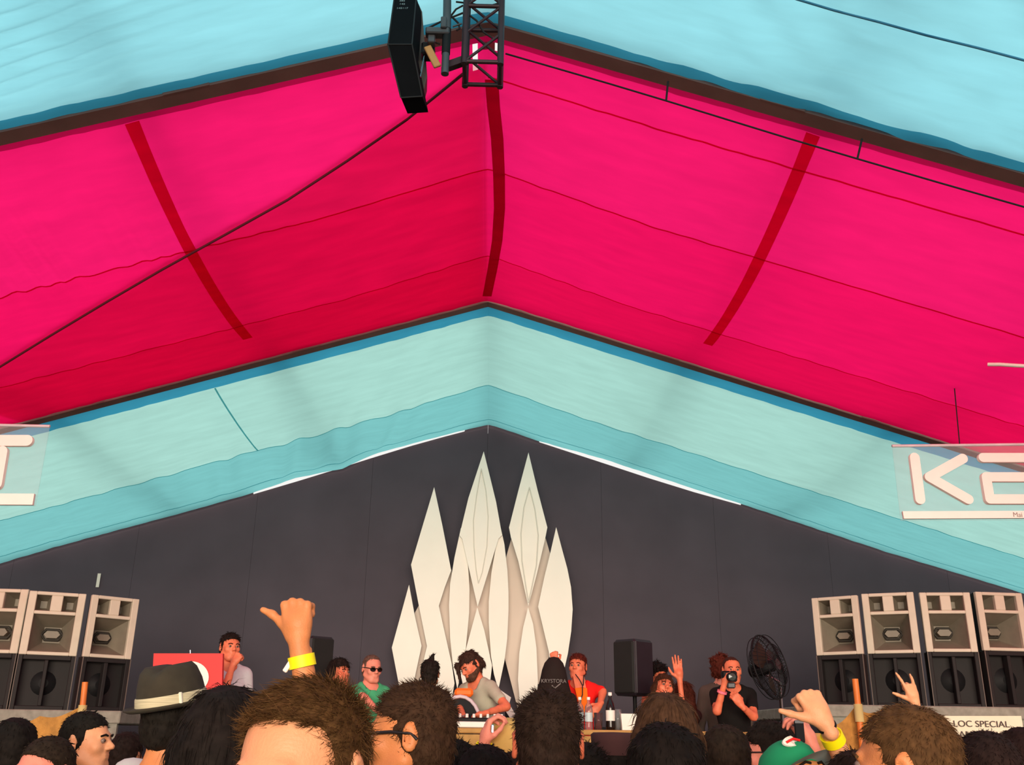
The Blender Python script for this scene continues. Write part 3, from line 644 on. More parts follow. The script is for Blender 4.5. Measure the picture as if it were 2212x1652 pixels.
# ------------------------------------------------------------------ red board, white sign, hessian fence with canes
rb = thing('red_board', 'bright red board with white rounded emblem behind the dark hat', 'sign', at(405, 1500, 8.0)); orb = at(405, 1500, 8.0)
q = [at(332, 1411, 8.0)-orb, at(481, 1411, 8.0)-orb, at(478, 1540, 8.0)-orb, at(325, 1540, 8.0)-orb]; MB().prism(q, (0, .05, 0)).build('panel', M_red, rb)
em = MB(); el = lambda a, k: at(413+math.cos(a)*38*k, 1462+math.sin(a)*34*k, 7.99)-orb
ro = [el(2*math.pi*k/32, 1) for k in range(32)]; ri = [el(2*math.pi*k/32, .52) for k in range(32)]
em.add(ro+ri, [(k, (k+1) % 32, 32+(k+1) % 32, 32+k) for k in range(32)]); em.build('emblem', M_white, rb)
MB().tube([at(411, 1411, 8.0)-orb, at(411, 1404, 8.0)-orb], .006, 6).build('hook', M_chrome, rb)
MB().box((0, .08, (ZS-orb.z)/2+.02), (.05, .05, orb.z-ZS-.01)).build('post', M_black2, rb)
sg = thing('paper_sign', 'white sign with dark capitals on the speaker platform front', 'sign', at(2110, 1592, 10.1)); osg = at(2110, 1592, 10.1)
q = [at(2012, 1546, 10.1)-osg, at(2206, 1546, 10.1)-osg, at(2222, 1640, 10.1)-osg, at(2020, 1640, 10.1)-osg]; MB().prism(q, (0, .03, 0)).build('panel', M_sign, sg)
for tx, px, py, sz in (('LOC SPECIAL', 2120, 1564, .084), ('AMENAJAT', 2123, 1587, .084)):
    p = at(px, py, 10.085)-osg; text_obj('lettering', tx, sz, Matrix.Translation(p) @ Matrix.Rotation(R(90), 4, 'X') @ Matrix.Scale(1.15, 4, (1, 0, 0)), M_ink, sg, .001)
def drape(lb, tops, D, zbot, seed):
    t = [at(x, y, D+dd) for x, y, dd in tops]; root = thing('hessian_fence', lb, 'fence', (t[0].x, D, 0)); o = Vector((t[0].x, D, 0)); m = MB(); n = 40; ny_ = 14; rr = random.Random(seed); P = []
    for i in range(n+1):
        u = i/n*(len(t)-1); k = min(int(u), len(t)-2); a = t[k].lerp(t[k+1], u-k)-o
        for j in range(ny_+1):
            f_ = j/ny_; P.append((a.x, a.y+.03*math.sin(i*.9)*f_+.04*math.sin(i*.35+seed), a.z*(1-f_)+zbot*f_ - .03*math.sin(math.pi*(u-k))*(1-f_)))
    m.add(P, [(i*(ny_+1)+j, i*(ny_+1)+j+1, (i+1)*(ny_+1)+j+1, (i+1)*(ny_+1)+j) for i in range(n) for j in range(ny_)], True); m.build('burlap', M_hess, root); return root, o
def cane(root, o, a, c, D):
    p, q_ = at(*a, D)-o, at(*c, D)-o; MB().tube([(q_.x, q_.y, 0), q_, q_.lerp(p, .5), p], .019, 8).build('cane', M_bamboo, root)
    MB().tube([q_+Vector((0, 0, -.08)), q_+Vector((0, 0, .02))], .027, 8).build('lashing', mat('straw_lashing', (196, 166, 110), .9), root)
rt, o_ = drape('burlap fence with an orange cane post beside the profile man', [(-120, 1585, 0), (0, 1562, 0), (80, 1546, 0), (178, 1527, 0), (230, 1600, .3)], 6.4, .3, 1)
cane(rt, o_, (184, 1473), (178, 1530), 6.38)
rt, o_ = drape('burlap fence peaked at its orange cane behind the raised pointing hand', [(1700, 1625, 0), (1780, 1570, 0), (1853, 1524, 0), (1900, 1533, 0), (1955, 1538, .1), (1975, 1560, .2)], 6.0, .3, 2)
cane(rt, o_, (1847, 1466), (1854, 1528), 5.98)

# ================================================================== people: blended distance fields meshed to one skin
def P_(a): return np.asarray(a, dtype=float)
def ell(p, c, r, Rm=None):
    q = p-P_(c); q = q @ P_(Rm) if Rm is not None else q
    r = P_(r); k0 = np.linalg.norm(q/r, axis=1); k1 = np.linalg.norm(q/(r*r), axis=1)+1e-9; return k0*(k0-1)/k1
def cap(p, a, b, r1, r2=None):
    a, b = P_(a), P_(b); r2 = r1 if r2 is None else r2; ba = b-a; pa_ = p-a
    h = np.clip(pa_ @ ba/max(ba @ ba, 1e-9), 0, 1); return np.linalg.norm(pa_-h[:, None]*ba, axis=1)-(r1+(r2-r1)*h)
def smin(a, b, k):
    h = np.clip(.5+.5*(b-a)/k, 0, 1); return b+(a-b)*h-k*h*(1-h)
def smax(a, b, k): return -smin(-a, -b, k)
OFF = np.array([(0, 0, 0), (1, 0, 0), (0, 1, 0), (1, 1, 0), (0, 0, 1), (1, 0, 1), (0, 1, 1), (1, 1, 1)])
EDG = [(0, 1), (2, 3), (4, 5), (6, 7), (0, 2), (1, 3), (4, 6), (5, 7), (0, 4), (1, 5), (2, 6), (3, 7)]
def snets(fn, lo, hi, h):
    lo, hi = P_(lo), P_(hi); n = np.maximum(3, np.ceil((hi-lo)/h).astype(int)+1)
    g = np.meshgrid(*[lo[k]+h*np.arange(n[k]) for k in range(3)], indexing='ij')
    V = fn(np.stack(g, -1).reshape(-1, 3)).reshape(n); S = V < 0
    cnt = sum(S[o[0]:n[0]-1+o[0], o[1]:n[1]-1+o[1], o[2]:n[2]-1+o[2]].astype(int) for o in OFF)
    I = np.argwhere((cnt > 0) & (cnt < 8))
    if len(I) == 0: return np.zeros((0, 3)), []
    C = I[:, None, :]+OFF[None]; val = V[C[..., 0], C[..., 1], C[..., 2]]
    acc = np.zeros((len(I), 3)); num = np.zeros(len(I))
    for a, b in EDG:
        m = (val[:, a] < 0) != (val[:, b] < 0); t = val[m, a]/(val[m, a]-val[m, b])
        acc[m] += OFF[a]+(OFF[b]-OFF[a])*t[:, None]; num[m] += 1
    vert = lo+h*(I+acc/num[:, None]); idx = -np.ones(n-1, int); idx[I[:, 0], I[:, 1], I[:, 2]] = np.arange(len(I))
    F = []
    for ax in range(3):
        u, w_ = (ax+1) % 3, (ax+2) % 3; sl0 = [slice(None)]*3; sl1 = [slice(None)]*3
        sl0[ax] = slice(0, n[ax]-1); sl1[ax] = slice(1, n[ax]); a = S[tuple(sl0)]; b = S[tuple(sl1)]
        E_ = np.argwhere(a != b); E_ = E_[(E_[:, u] > 0) & (E_[:, w_] > 0) & (E_[:, u] < n[u]-1) & (E_[:, w_] < n[w_]-1)]
        if len(E_) == 0: continue
        ins = a[E_[:, 0], E_[:, 1], E_[:, 2]]; q = []
        for du, dw in ((-1, -1), (0, -1), (0, 0), (-1, 0)):
            e = E_.copy(); e[:, u] += du; e[:, w_] += dw; q.append(idx[e[:, 0], e[:, 1], e[:, 2]])
        q = np.stack(q, 1); q[~ins] = q[~ins][:, ::-1]; F.append(q)
    return vert, np.concatenate(F) if F else []
def np_mesh(name, parts):
    vs = []; fs = []; k = 0
    for v, f in parts:
        if len(v) == 0: continue
        vs.append(v); fs.append(np.asarray(f)+k); k += len(v)
    me = bpy.data.meshes.new(name); v = np.concatenate(vs)
    if all(f.shape[1] == fs[0].shape[1] for f in fs): f = np.concatenate(fs)
    me.from_pydata(v.tolist(), [], [tuple(r) for f in fs for r in f.tolist()])
    me.polygons.foreach_set('use_smooth', [True]*len(me.polygons)); me.update(); return me
def normals(v, f):
    f = np.asarray(f); n = np.cross(v[f[:, 2]]-v[f[:, 0]], v[f[:, 3]]-v[f[:, 1]]); N = np.zeros_like(v)
    for k in range(4): np.add.at(N, f[:, k], n)
    return N/(np.linalg.norm(N, axis=1)[:, None]+1e-12)
def Rx(a): c, s = math.cos(a), math.sin(a); return np.array([[1, 0, 0], [0, c, -s], [0, s, c]])
def Ry(a): c, s = math.cos(a), math.sin(a); return np.array([[c, 0, s], [0, 1, 0], [-s, 0, c]])
def Rz(a): c, s = math.cos(a), math.sin(a); return np.array([[c, -s, 0], [s, c, 0], [0, 0, 1]])
RD = [np.random.default_rng(k).normal(size=3) for k in range(9)]
def nz3(p, sc): return sum(np.sin(p @ (d*sc)+k*1.7)*np.cos(p @ (RD[(k+3) % 9]*sc*1.3)+k) for k, d in enumerate(RD[:5]))/2.2
def head_sdf(p, beard=0.0, fat=1.0):
    d = ell(p, (0, .014, .030), (.077, .097, .088))
    d = smin(d, ell(p, (0, -.030, -.032), (.058*fat, .064, .080)), .035)
    d = smin(d, cap(p, (-.018, -.070, -.096), (.018, -.070, -.096), .020), .030)
    for s in (-1, 1):
        d = smin(d, ell(p, (s*.041, -.066, -.022), (.023, .020, .022)), .02)
        d = smin(d, cap(p, (s*.060*fat, .0, -.055), (s*.030, -.06, -.092), .016), .03)
    d = smin(d, cap(p, (-.032, -.084, .020), (.032, -.084, .020), .0105), .016)
    for s in (-1, 1): d = smax(d, -(np.linalg.norm(p-P_((s*.031, -.1035, .002)), axis=1)-.0135), .014)
    d = smin(d, cap(p, (0, -.090, .008), (0, -.113, -.022), .0075, .0115), .012)
    for s in (-1, 1): d = smin(d, np.linalg.norm(p-P_((s*.0125, -.103, -.0285)), axis=1)-.0085, .008)
    d = smin(d, cap(p, (-.017, -.0905, -.0515), (.017, -.0905, -.0515), .0062), .007)
    d = smin(d, cap(p, (-.014, -.0885, -.0635), (.014, -.0885, -.0635), .0072), .007)
    for s in (-1, 1):
        e = ell(p, (s*.081, .016, -.004), (.009, .021, .033), Rz(s*.35)); e = smax(e, -ell(p, (s*.089, .010, -.003), (.007, .011, .020)), .006); d = smin(d, e, .008)
    return d
def bones_ik(S, T, l1, l2, pole):
    S, T, pole = P_(S), P_(T), P_(pole); d = T-S; L = np.linalg.norm(d); u = d/max(L, 1e-6)
    k = max(1.0, L/(.985*(l1+l2))); l1, l2 = l1*k, l2*k
    x = (l1*l1-l2*l2+L*L)/(2*L); h_ = math.sqrt(max(0, l1*l1-x*x)); n = pole-u*(pole @ u); n = n/(np.linalg.norm(n)+1e-9); return S+u*x+n*h_
FL = {0: (.040, .026, .021), 1: (.046, .030, .022), 2: (.043, .028, .022), 3: (.034, .021, .019)}
CURL = {'open': [(8, 6, 4)]*4, 'relaxed': [(24, 30, 18)]*4, 'fist': [(86, 98, 62)]*4, 'point': [(8, 10, 6), (70, 88, 50), (76, 92, 55), (80, 92, 55)], 'grip': [(48, 55, 32)]*4, 'sign': [(6, 8, 5), (75, 90, 50), (70, 90, 50), (12, 12, 6)], 'droop': [(42, 34, 20), (48, 36, 22), (54, 38, 22), (60, 38, 22)]}
def hand_sdf(p, Wr, f, n, side, kind, s=1.0, thumb=None, spread=1.0):
    """Wr wrist, f finger direction, n palm normal, side: the direction of the thumb = side * f x n"""
    f = P_(f)/np.linalg.norm(f); n = P_(n)-f*(P_(n) @ f); n /= np.linalg.norm(n); t = np.cross(n, f)*side
    Wr = P_(Wr); w = lambda a, b, c: Wr+(f*a+t*b+n*c)*s
    d = None; kn = [(.094, .030), (.098, .010), (.093, -.010), (.084, -.028)]
    for k, (a, b) in enumerate(kn):
        e = cap(p, w(.012, b*.55, 0), w(a, b, 0), .0155*s, .0115*s); d = e if d is None else smin(d, e, .007*s)
    d = smin(d, cap(p, w(-.03, 0, 0), w(.03, 0, 0), .020*s, .021*s), .012*s)
    d = smin(d, ell(p, w(.045, .0, .006), (.03*s,)*3), .02*s)
    for k, (a, b) in enumerate(kn):
        q = w(a, b, 0); ang = 0; sp = (b/.03)*.10*spread*(1 if kind in ('open', 'relaxed', 'sign') else .25)
        for L, c, r in zip(FL[k], CURL[kind][k], ((.0098, .0088), (.0088, .0080), (.0080, .0066))):
            ang += R(c); dr = (f*math.cos(ang)+n*math.sin(ang)) + t*sp*math.cos(ang); dr /= np.linalg.norm(dr)
            q2 = q+dr*L*s; d = smin(d, cap(p, q, q2, r[0]*s, r[1]*s), .0045*s); q = q2
    if thumb is None:
        thumb = {'fist': ((.55, .75, .35), (.75, .15, .65), (.3, -.6, .75)), 'open': ((.55, .83, .1), (.85, .52, .1), (.95, .3, .1)), 'grip': ((.6, .6, .55), (.8, .1, .6), (.9, -.2, .4))}.get(kind, ((.6, .75, .25), (.9, .4, .2), (.97, .2, .15)))
    q = w(.018, .020, .004)
    for (a, b, c), L, r in zip(thumb, (.042, .034, .028), ((.0150, .0115), (.0112, .0098), (.0098, .0078))):
        dr = f*a+t*b+n*c; dr /= np.linalg.norm(dr); q2 = q+dr*L*s; d = smin(d, cap(p, q, q2, r[0]*s, r[1]*s), .008*s); q = q2
    return d
SKINS = {'fair': (224, 158, 114), 'tan': (206, 132, 80), 'brown': (150, 92, 62), 'pink': (226, 138, 116), 'deep': (92, 58, 44), 'red': (222, 118, 84)}
def skin(k): return mat('skin_'+k, SKINS[k], .5, var=.09, scale=22, bump=.12, bscale=260, spec=.35)
def hairm(rgb): return mat('hair_%d_%d_%d' % rgb, tuple(int(c*.92) for c in rgb), .75, var=.35, scale=60, spec=.10)
def fab(rgb): return mat('fabric_%d_%d_%d' % rgb, rgb, .9, var=.08, scale=10, bump=.15, bscale=150, spec=.15)
HS = {  # hairline offset c, thickness, noise, strand length, comb in head space, lift along the normal
    'short': dict(z0=0.062, c=.014, t=.008, nz=.002, L=.016, comb=(0, 0, 0), up=.35), 'buzz': dict(z0=0.066, c=.020, t=.003, nz=.0005, L=.006, comb=(0, 0, 0), up=.5),
    'spiky': dict(z0=0.060, c=.012, t=.008, nz=.003, L=.020, comb=(0, -.1, .5), up=.5), 'quiff': dict(z0=0.080, c=.026, t=.007, nz=.002, L=.026, comb=(-.25, -.30, .55), up=.30),
    'full': dict(z0=0.050, c=.0, t=.014, nz=.004, L=.018, comb=(0, 0, -.3), up=.25), 'curly': dict(y0=-.04, z0=0.050, c=-.010, t=.026, nz=.009, L=.020, comb=(0, 0, 0), up=.7),
    'long': dict(z0=0.060, c=.006, t=.014, nz=.003, L=.045, comb=(0, .05, -1), up=.12), 'receding': dict(z0=0.082, c=.042, t=.003, nz=.0005, L=.006, comb=(0, 0, 0), up=.4), 'bob': dict(z0=0.058, c=.004, t=.018, nz=.004, L=.035, comb=(0, 0, -.8), up=.15)}
def person(label, px, py, D, yaw, ground=0.0, hs=1.0, skin_='tan', hair=('short', (40, 30, 24)), shirt=((40, 40, 44), 'tee'), pants=(38, 40, 52), head=(0, 0, 0), lean=0, leanz=0, arms=None,
           rh=.009, rb=.03, strands=900, sw=.0016, face=True, beard=None, w=1.0, hairpts=None, group=None, vneck=0.0, hnd_h=None, fat=1.0, torso_scale=1.0):
    root = thing('person', label, 'person', (0, 0, 0), 0, group)
    Wd = P_(at(px, py, D)); ya = R(yaw); Rw = Rz(ya); Ln = Rz(R(leanz)) @ Rx(R(lean)) @ Rz(-R(leanz)); piv = P_((0, 0, .95))
    hc = Ln @ (P_((0, -.012, 1.632))-piv)+piv
    s = (Wd[2]-ground)/hc[2]; base = Wd-Rw @ (hc*s); base[2] = ground; root.location = base.tolist()
    hk = hs/s; Rh = Rz(R(head[0])) @ Rx(R(head[1])) @ Ry(R(head[2]))
    toL = lambda v: Rw.T @ ((P_(v)-base)/s)
    out = lambda v: (v @ Rw.T)*s
    TL = lambda q: (q-piv) @ Ln+piv                                   # leaned point -> upright torso
    TF = lambda v: Ln @ (P_(v)-piv)+piv
    HT = lambda p: ((p-hc) @ Rh)/hk; HF = lambda v: Rh @ (P_(v)*hk)+hc
    ts = torso_scale
    A = {}
    for sd, sg in (('R', -1), ('L', 1)):
        S_ = TF((sg*.175*w, 0.0, 1.405)); spec = (arms or {}).get(sd)
        if spec:
            Wr = toL(spec['wrist']); E_ = toL(spec['elbow']) if 'elbow' in spec else bones_ik(S_, Wr, .29, .26, spec.get('pole', (sg*.6, .3, -.8)))
        else: E_ = TF((sg*.235*w, .03, 1.12)); Wr = TF((sg*.235*w, -.06, .87))
        A[sd] = (S_, E_, Wr, spec)
    def torso(p, g=0.0):
        q = TL(p); d = ell(q, (0, 0, 1.26), (.165*w*ts+g, .112*ts+g, .20+g))
        d = smin(d, ell(q, (0, .005, 1.04), (.140*ts+g, .100*ts+g, .17+g)), .08)
        d = smin(d, cap(q, (-.150*w, .01, 1.395), (.150*w, .01, 1.395), .058+g), .06)
        return smin(d, cap(q, (-.07, .02, 1.45), (.07, .02, 1.45), .045+g), .05)
    nb = HF((0, .020, -.055)); nt = TF((0, .022, 1.42))
    def body(p):
        d = smin(torso(p), ell(p, (0, .01, .92), (.160, .115, .13)), .06)
        d = smin(d, cap(p, nb, nt, .052*hk, .062), .04)
        for sg in (-1, 1):
            d = smin(d, cap(p, (sg*.085, .01, .88), (sg*.095, -.01, .50), .085, .056), .03); d = smin(d, cap(p, (sg*.095, -.01, .50), (sg*.10, .02, .085), .054, .037), .02)
            d = smin(d, cap(p, (sg*.10, .03, .05), (sg*.11, -.13, .035), .042, .032), .02)
        for sd in A:
            S_, E_, Wr, sp = A[sd]; d = smin(d, cap(p, S_, E_, .054, .042), .035); d = smin(d, cap(p, E_, Wr, .042, .028), .015)
        return d
    ptsb = [P_((-.27, -.2, 0)), P_((.27, .2, 0)), TF((-.25, -.16, 1.5)), TF((.25, .16, 1.5)), nb] + [x for sd in A for x in A[sd][:3]]
    lo = np.min(ptsb, axis=0)-.09; hi = np.max(ptsb, axis=0)+.09; lo[2] = -.02
    parts = []
    v, f = snets(body, lo, hi, rb/s); parts.append((out(v), f))
    v, f = snets(lambda p: smin(head_sdf(HT(p), fat=fat)*hk, cap(p, nb, nb*.35+nt*.65, .052*hk, .056*hk), .025*hk), hc-.16*hk-.03, hc+.16*hk+.03, rh/s); parts.append((out(v), f))
    for sd, sg in (('R', -1), ('L', 1)):
        S_, E_, Wr, sp = A[sd]
        if sp and sp.get('hand'):
            fd = Rw.T @ P_(sp['dir']); nn = Rw.T @ P_(sp['palm']); hh_ = hk*sp.get('size', 1.0)
            fn = lambda p: smin(hand_sdf(p, Wr, fd, nn, sp.get('side', 1), sp['hand'], hh_, sp.get('thumb'), sp.get('spread', 1.0)), cap(p, Wr+(E_-Wr)*min(1, .0+sp.get('fore', .35)), Wr, (.023+.013*sp.get('fore', .35))*1.0, .0235*hh_), .010)
            c2 = Wr+(E_-Wr)*sp.get('fore', .35); lo = np.minimum(Wr-.20*hh_, c2-.05); hi = np.maximum(Wr+.20*hh_, c2+.05)
            v, f = snets(fn, lo, hi, (hnd_h or .006)/s); parts.append((out(v), f))
        else:
            fd = Wr-E_; fd /= np.linalg.norm(fd)
            v, f = snets(lambda p: hand_sdf(p, Wr, fd, P_((-sg*.9, -.3, 0)), sg, 'relaxed', hk), Wr-.18, Wr+.18, .013/s); parts.append((out(v), f))
    link('body', np_mesh('body', parts), skin(skin_), root)
    # ---- clothes
    g = .014; col, kind = shirt
    frac = {'tee': .60, 'long': 1.6, 'tank': .0, 'cardigan': .75}.get(kind, .6)
    def shirt_f(p):
        d = torso(p, g); d = smin(d, ell(p, (0, .01, .93), (.168, .124, .12)), .05)
        for sd in A:
            S_, E_, Wr, sp = A[sd]
            if frac > 0:
                e = cap(p, S_, S_+(E_-S_)*min(1, frac), .062, .057)
                if frac > 1: e = smin(e, cap(p, E_, E_+(Wr-E_)*.88, .055, .040), .02)
                d = smin(d, e, .03)
        d = d + .004*nz3(p, 11.0)
        d = np.maximum(d, .84-p[:, 2]); q = TL(p)
        d = np.maximum(d, -cap(q, (0, -.02, 1.47), (0, .0, 1.70), .078, .10))
        if vneck: d = np.maximum(d, -cap(q, (0, -.16, 1.47-vneck), (0, -.12, 1.52), .012, .075))
        return d
    lo = np.min(ptsb, axis=0)-.09; lo[2] = .80; rs = rb*.75
    v, f = snets(shirt_f, lo, hi if 0 else np.max(ptsb, axis=0)+.09, rs/s); so_ = link('shirt', np_mesh('shirt', [(out(v), f)]), fab(col), root)
    def pants_f(p):
        d = ell(p, (0, .01, .92), (.172, .127, .135))
        for sg in (-1, 1):
            d = smin(d, cap(p, (sg*.085, .01, .88), (sg*.095, -.01, .50), .098, .070), .03); d = smin(d, cap(p, (sg*.095, -.01, .50), (sg*.10, .02, .085), .068, .055), .02)
        return np.maximum(np.maximum(d, p[:, 2]-.97), .06-p[:, 2])
    v, f = snets(pants_f, (-.24, -.2, .02), (.24, .2, 1.02), .032/s); link('trousers', np_mesh('trousers', [(out(v), f)]), fab(pants), root)
    for sg in (-1, 1):
        v, f = snets(lambda p: np.maximum(cap(p, (sg*.10, .035, .05), (sg*.112, -.14, .04), .052, .044), .004-p[:, 2]), (sg*.105-.08, -.21, -.01), (sg*.105+.08, .11, .12), .022/s); link('shoe', np_mesh('shoe', [(out(v), f)]), fab((30, 28, 28)), root)
    # ---- hair
    if hair:
        kd, hcol = hair; H = HS[kd]; hm = hairm(hcol); t_ = H['t']
        def hair_f(p):
            q = HT(p); d = ell(q, (0, .014, .030), (.077, .097, .088))
            d = smin(d, ell(q, (0, .035, -.035), (.066, .070, .060)), .03)
            up = np.clip((q[:, 2]-.03)/.08, 0, 1)
            d = d-t_*(.35+.65*up)-H['nz']*(2.0 if ground > 0 else 1.0)*nz3(q, 42 if kd == 'curly' else 60)
            z0 = H['z0']-.25*q[:, 0]**2/.06
            pl = smin(z0-q[:, 2], H.get('y0', -.030)+.55*np.maximum(0, .01-q[:, 2])-q[:, 1], .012)
            d = smax(d, pl, .006)
            if kd in ('long', 'bob'):
                e = None; zb_ = -.26 if kd == 'long' else -.11
                for bx, by in ((-.066, .03), (.066, .03), (-.035, .075), (.035, .075), (0, .088)):
                    c_ = cap(q, (bx, by, .01), (bx*1.15, by+.01, zb_), .034, .030 if kd == 'long' else .026); e = c_ if e is None else smin(e, c_, .03)
                d = smin(d, e-H['nz']*nz3(q*P_((1, 1, .2)), 90), .03)
            for (a_, b_, r1, r2) in hairpts or []: d = smin(d, cap(q, a_, b_, r1, r2)-.003*nz3(q, 80), .015)
            return d*hk
        m_ = .22*hk if not (kd in ('long', 'bob') or hairpts) else .34*hk
        loh = hc-m_; hih = hc+m_
        if kd not in ('long', 'bob') and not hairpts: loh = hc-.17*hk; hih = hc+.17*hk
        v, f = snets(hair_f, loh, hih, rh*1.1/s); prt = [(out(v), f)]
        if strands and len(v):
            N = normals(v, f); rg = np.random.default_rng(int(px*7+py)); keep = np.arange(len(v)); ii = rg.choice(keep, min(strands, len(keep)*6)); 
            cr_ = HF((0, .045, .12)); top = np.clip(HT(v[ii])[:, 2:3]/.09, 0, 1)
            fl = v[ii]-cr_; fl /= np.linalg.norm(fl, axis=1)[:, None]+1e-9; cb_ = Rh @ P_(H['comb'])
            dr = fl*.7+cb_*(top if kd in ('quiff', 'spiky') else 1.0)+rg.normal(size=(len(ii), 3))*.22; dr -= N[ii]*(dr*N[ii]).sum(1)[:, None]; dr += N[ii]*H['up']*(.5+.8*top)
            dr /= np.linalg.norm(dr, axis=1)[:, None]
            L = H['L']*(1.7 if ground > 0 else 1.0)*hk*rg.uniform(.5, 1.25, len(ii))[:, None]; sd_ = np.cross(dr, rg.normal(size=(len(ii), 3))); sd_ /= np.linalg.norm(sd_, axis=1)[:, None]
            ww = sw/s; r0 = v[ii]-N[ii]*.003+rg.normal(size=(len(ii), 3))*.002; mid = r0+dr*L*.55; tip = r0+dr*L+(cb_*.3-N[ii]*.25)*L*.5
            SV = np.stack([r0-sd_*ww, r0+sd_*ww, mid+sd_*ww*.7, mid-sd_*ww*.7, tip+sd_*ww*.1, tip-sd_*ww*.1], 1).reshape(-1, 3); k = np.arange(len(ii))*6
            SF = np.concatenate([np.stack([k, k+1, k+2, k+3], 1), np.stack([k+3, k+2, k+4, k+5], 1)]); prt.append((out(SV), SF))
        link('hair', np_mesh('hair', prt), hm, root)
    if beard:
        def beard_f(p):
            q = HT(p); d = head_sdf(q)-.0035-.0015*nz3(q, 90); pl = np.maximum(q[:, 2]+.030+.5*np.clip(-q[:, 1]-.055, 0, 1)*0, 0)
            d = smax(d, q[:, 2]+.046-.30*np.clip(q[:, 1]+.05, 0, .08), .008); d = smax(d, q[:, 1]-.015, .006)
            return np.maximum(d, -ell(q, (0, -.098, -.058), (.024, .02, .010)))*hk
        v, f = snets(beard_f, hc-.15*hk, hc+.1*hk, rh/s); link('beard', np_mesh('beard', [(out(v), f)]), hairm(beard), root)
    if face:
        Hm = lambda q: P_(out(HF(q)[None])[0])
        for sg in (-1, 1):
            m = MB(); c_ = Hm((sg*.031, -.0855, .003)); m.lathe([(0, -1), (.5, -.87), (.87, -.5), (1, 0), (.87, .5), (.5, .87), (0, 1)], (0, 0, 0), 12)
            m.v = [tuple(c_+P_(q)*.0112*hs) for q in m.v]; e = m.build('eye', mat('eye_white', (128, 108, 96), .3, var=.02), root)
            fw = P_(Rw @ Rh @ P_((0, -1, 0))); m = MB(); cc = c_+fw*.0078*hs; m.lathe([(0, -1), (.7, -.7), (1, 0), (.7, .7), (0, 1)], (0, 0, 0), 10); m.v = [tuple(cc+P_(q)*.0060*hs) for q in m.v]; m.build('iris', mat('dark_iris', (40, 26, 18), .2), e)
            bp_ = MB(); bp_.tube([Hm((sg*.014, -.0985, .021)), Hm((sg*.030, -.0975, .026)), Hm((sg*.048, -.085, .020))], .0042*hs, 5); bp_.build('eyebrow', hairm((hair or beard and ('', beard) or ('', (50, 36, 28)))[1] if hair else (60, 42, 32)), root)
    root['_h'] = 1; del root['_h']
    W2 = lambda q: Vector((out(HF(q)[None])[0]).tolist())            # head space -> root space
    Fv = lambda q: Vector((Rw @ Rh @ P_(q)).tolist())
    return dict(root=root, H=W2, D=Fv, hs=hs, A={k: [Vector(out(a[None])[0].tolist()) for a in A[k][:3]] for k in A}, s=s, base=Vector(base.tolist()), hk=hk, L2=lambda v: Vector(out(P_(v)[None])[0].tolist()), TF=TF)
def band(pr, arm, u, wd, r, m, name='wristband', pos=None):
    S_, E_, Wr = pr['A'][arm]; d = (Wr-E_).normalized(); c = pos or E_.lerp(Wr, u); t = MB(); q = d.to_track_quat('Z', 'Y').to_matrix()
    t.lathe([(r*1.02, -wd/2), (r, wd/2)], c, 20, q); t.lathe([(r*.93, wd/2), (r*.95, -wd/2)], c, 20, q); return t.build(name, m, pr['root'])
def headM(pr): 
    x, y, z = pr['D']((1, 0, 0)), pr['D']((0, 1, 0)), pr['D']((0, 0, 1)); return Matrix(((x.x, y.x, z.x), (x.y, y.y, z.y), (x.z, y.z, z.z)))
def cap_hat(pr, m, brimm, brim=True, lift=.0, flat=False, tilt=0):
    Hm = headM(pr) @ Matrix.Rotation(R(tilt), 3, 'X'); c = pr['H']((0, .012, .028+lift)); hs = pr['hs']; h = MB()
    prof = [(.094, .0), (.096, .025), (.090, .055), (.070, .085), (.040, .102), (0, .108)] if not flat else [(.094, 0), (.100, .05), (.102, .078), (.09, .086), (0, .088)]
    vs = MB(); vs.lathe([(a*hs, b*hs) for a, b in prof], (0, 0, 0), 28); vs.v = [tuple(c+Hm @ Vector((p[0]*.90, p[1]*1.12, p[2]))) for p in vs.v]; o = vs.build('cap', m, pr['root'])
    if brim:
        b = MB(); P = []; n = 16
        for i in range(n+1):
            a = R(-62)+R(124)*i/n
            for r_ in (.092, .125, .165): 
                k = 1 if r_ < .1 else max(.3, math.cos(a*.95)); rr = .092+(r_-.092)*k
                P.append(c+Hm @ (Vector((math.sin(a)*rr*.92, -math.cos(a)*rr*1.12, .004-(r_-.092)*.20-.012*abs(math.sin(a))))*hs))
        b.add(P, [(i*3+j, i*3+j+1, i*3+j+4, i*3+j+3) for i in range(n) for j in range(2)], True); b.build('brim', brimm, o)
    return o
def glasses(pr, lens, frame, thick=.0028):
    H = pr['H']; m = MB()
    for sg in (-1, 1): m.tube([H((sg*.056, -.088, .008)), H((sg*.080, -.03, .010)), H((sg*.083, .02, .006)), H((sg*.084, .035, -.008))], thick*pr['hs'], 6)
    m.tube([H((-.012, -.104, .010)), H((.012, -.104, .010))], thick*pr['hs'], 6)
    o = m.build('spectacles', frame, pr['root'])
    for sg in (-1, 1):
        l_ = MB(); P = [H((sg*.034+math.cos(a)*.025, -.103+abs(math.cos(a)*.5*(sg*math.cos(a) > 0))*.018, .001+math.sin(a)*.019)) for a in [2*math.pi*k/16 for k in range(16)]]
        l_.prism(P, pr['D']((0, -1, 0))*.003); l_.build('lens', lens, o)
    return o
DARK = (38, 28, 22); BLK = (26, 21, 18); BRN = (74, 52, 34)
A_ = lambda px, py, D: at(px, py, D)

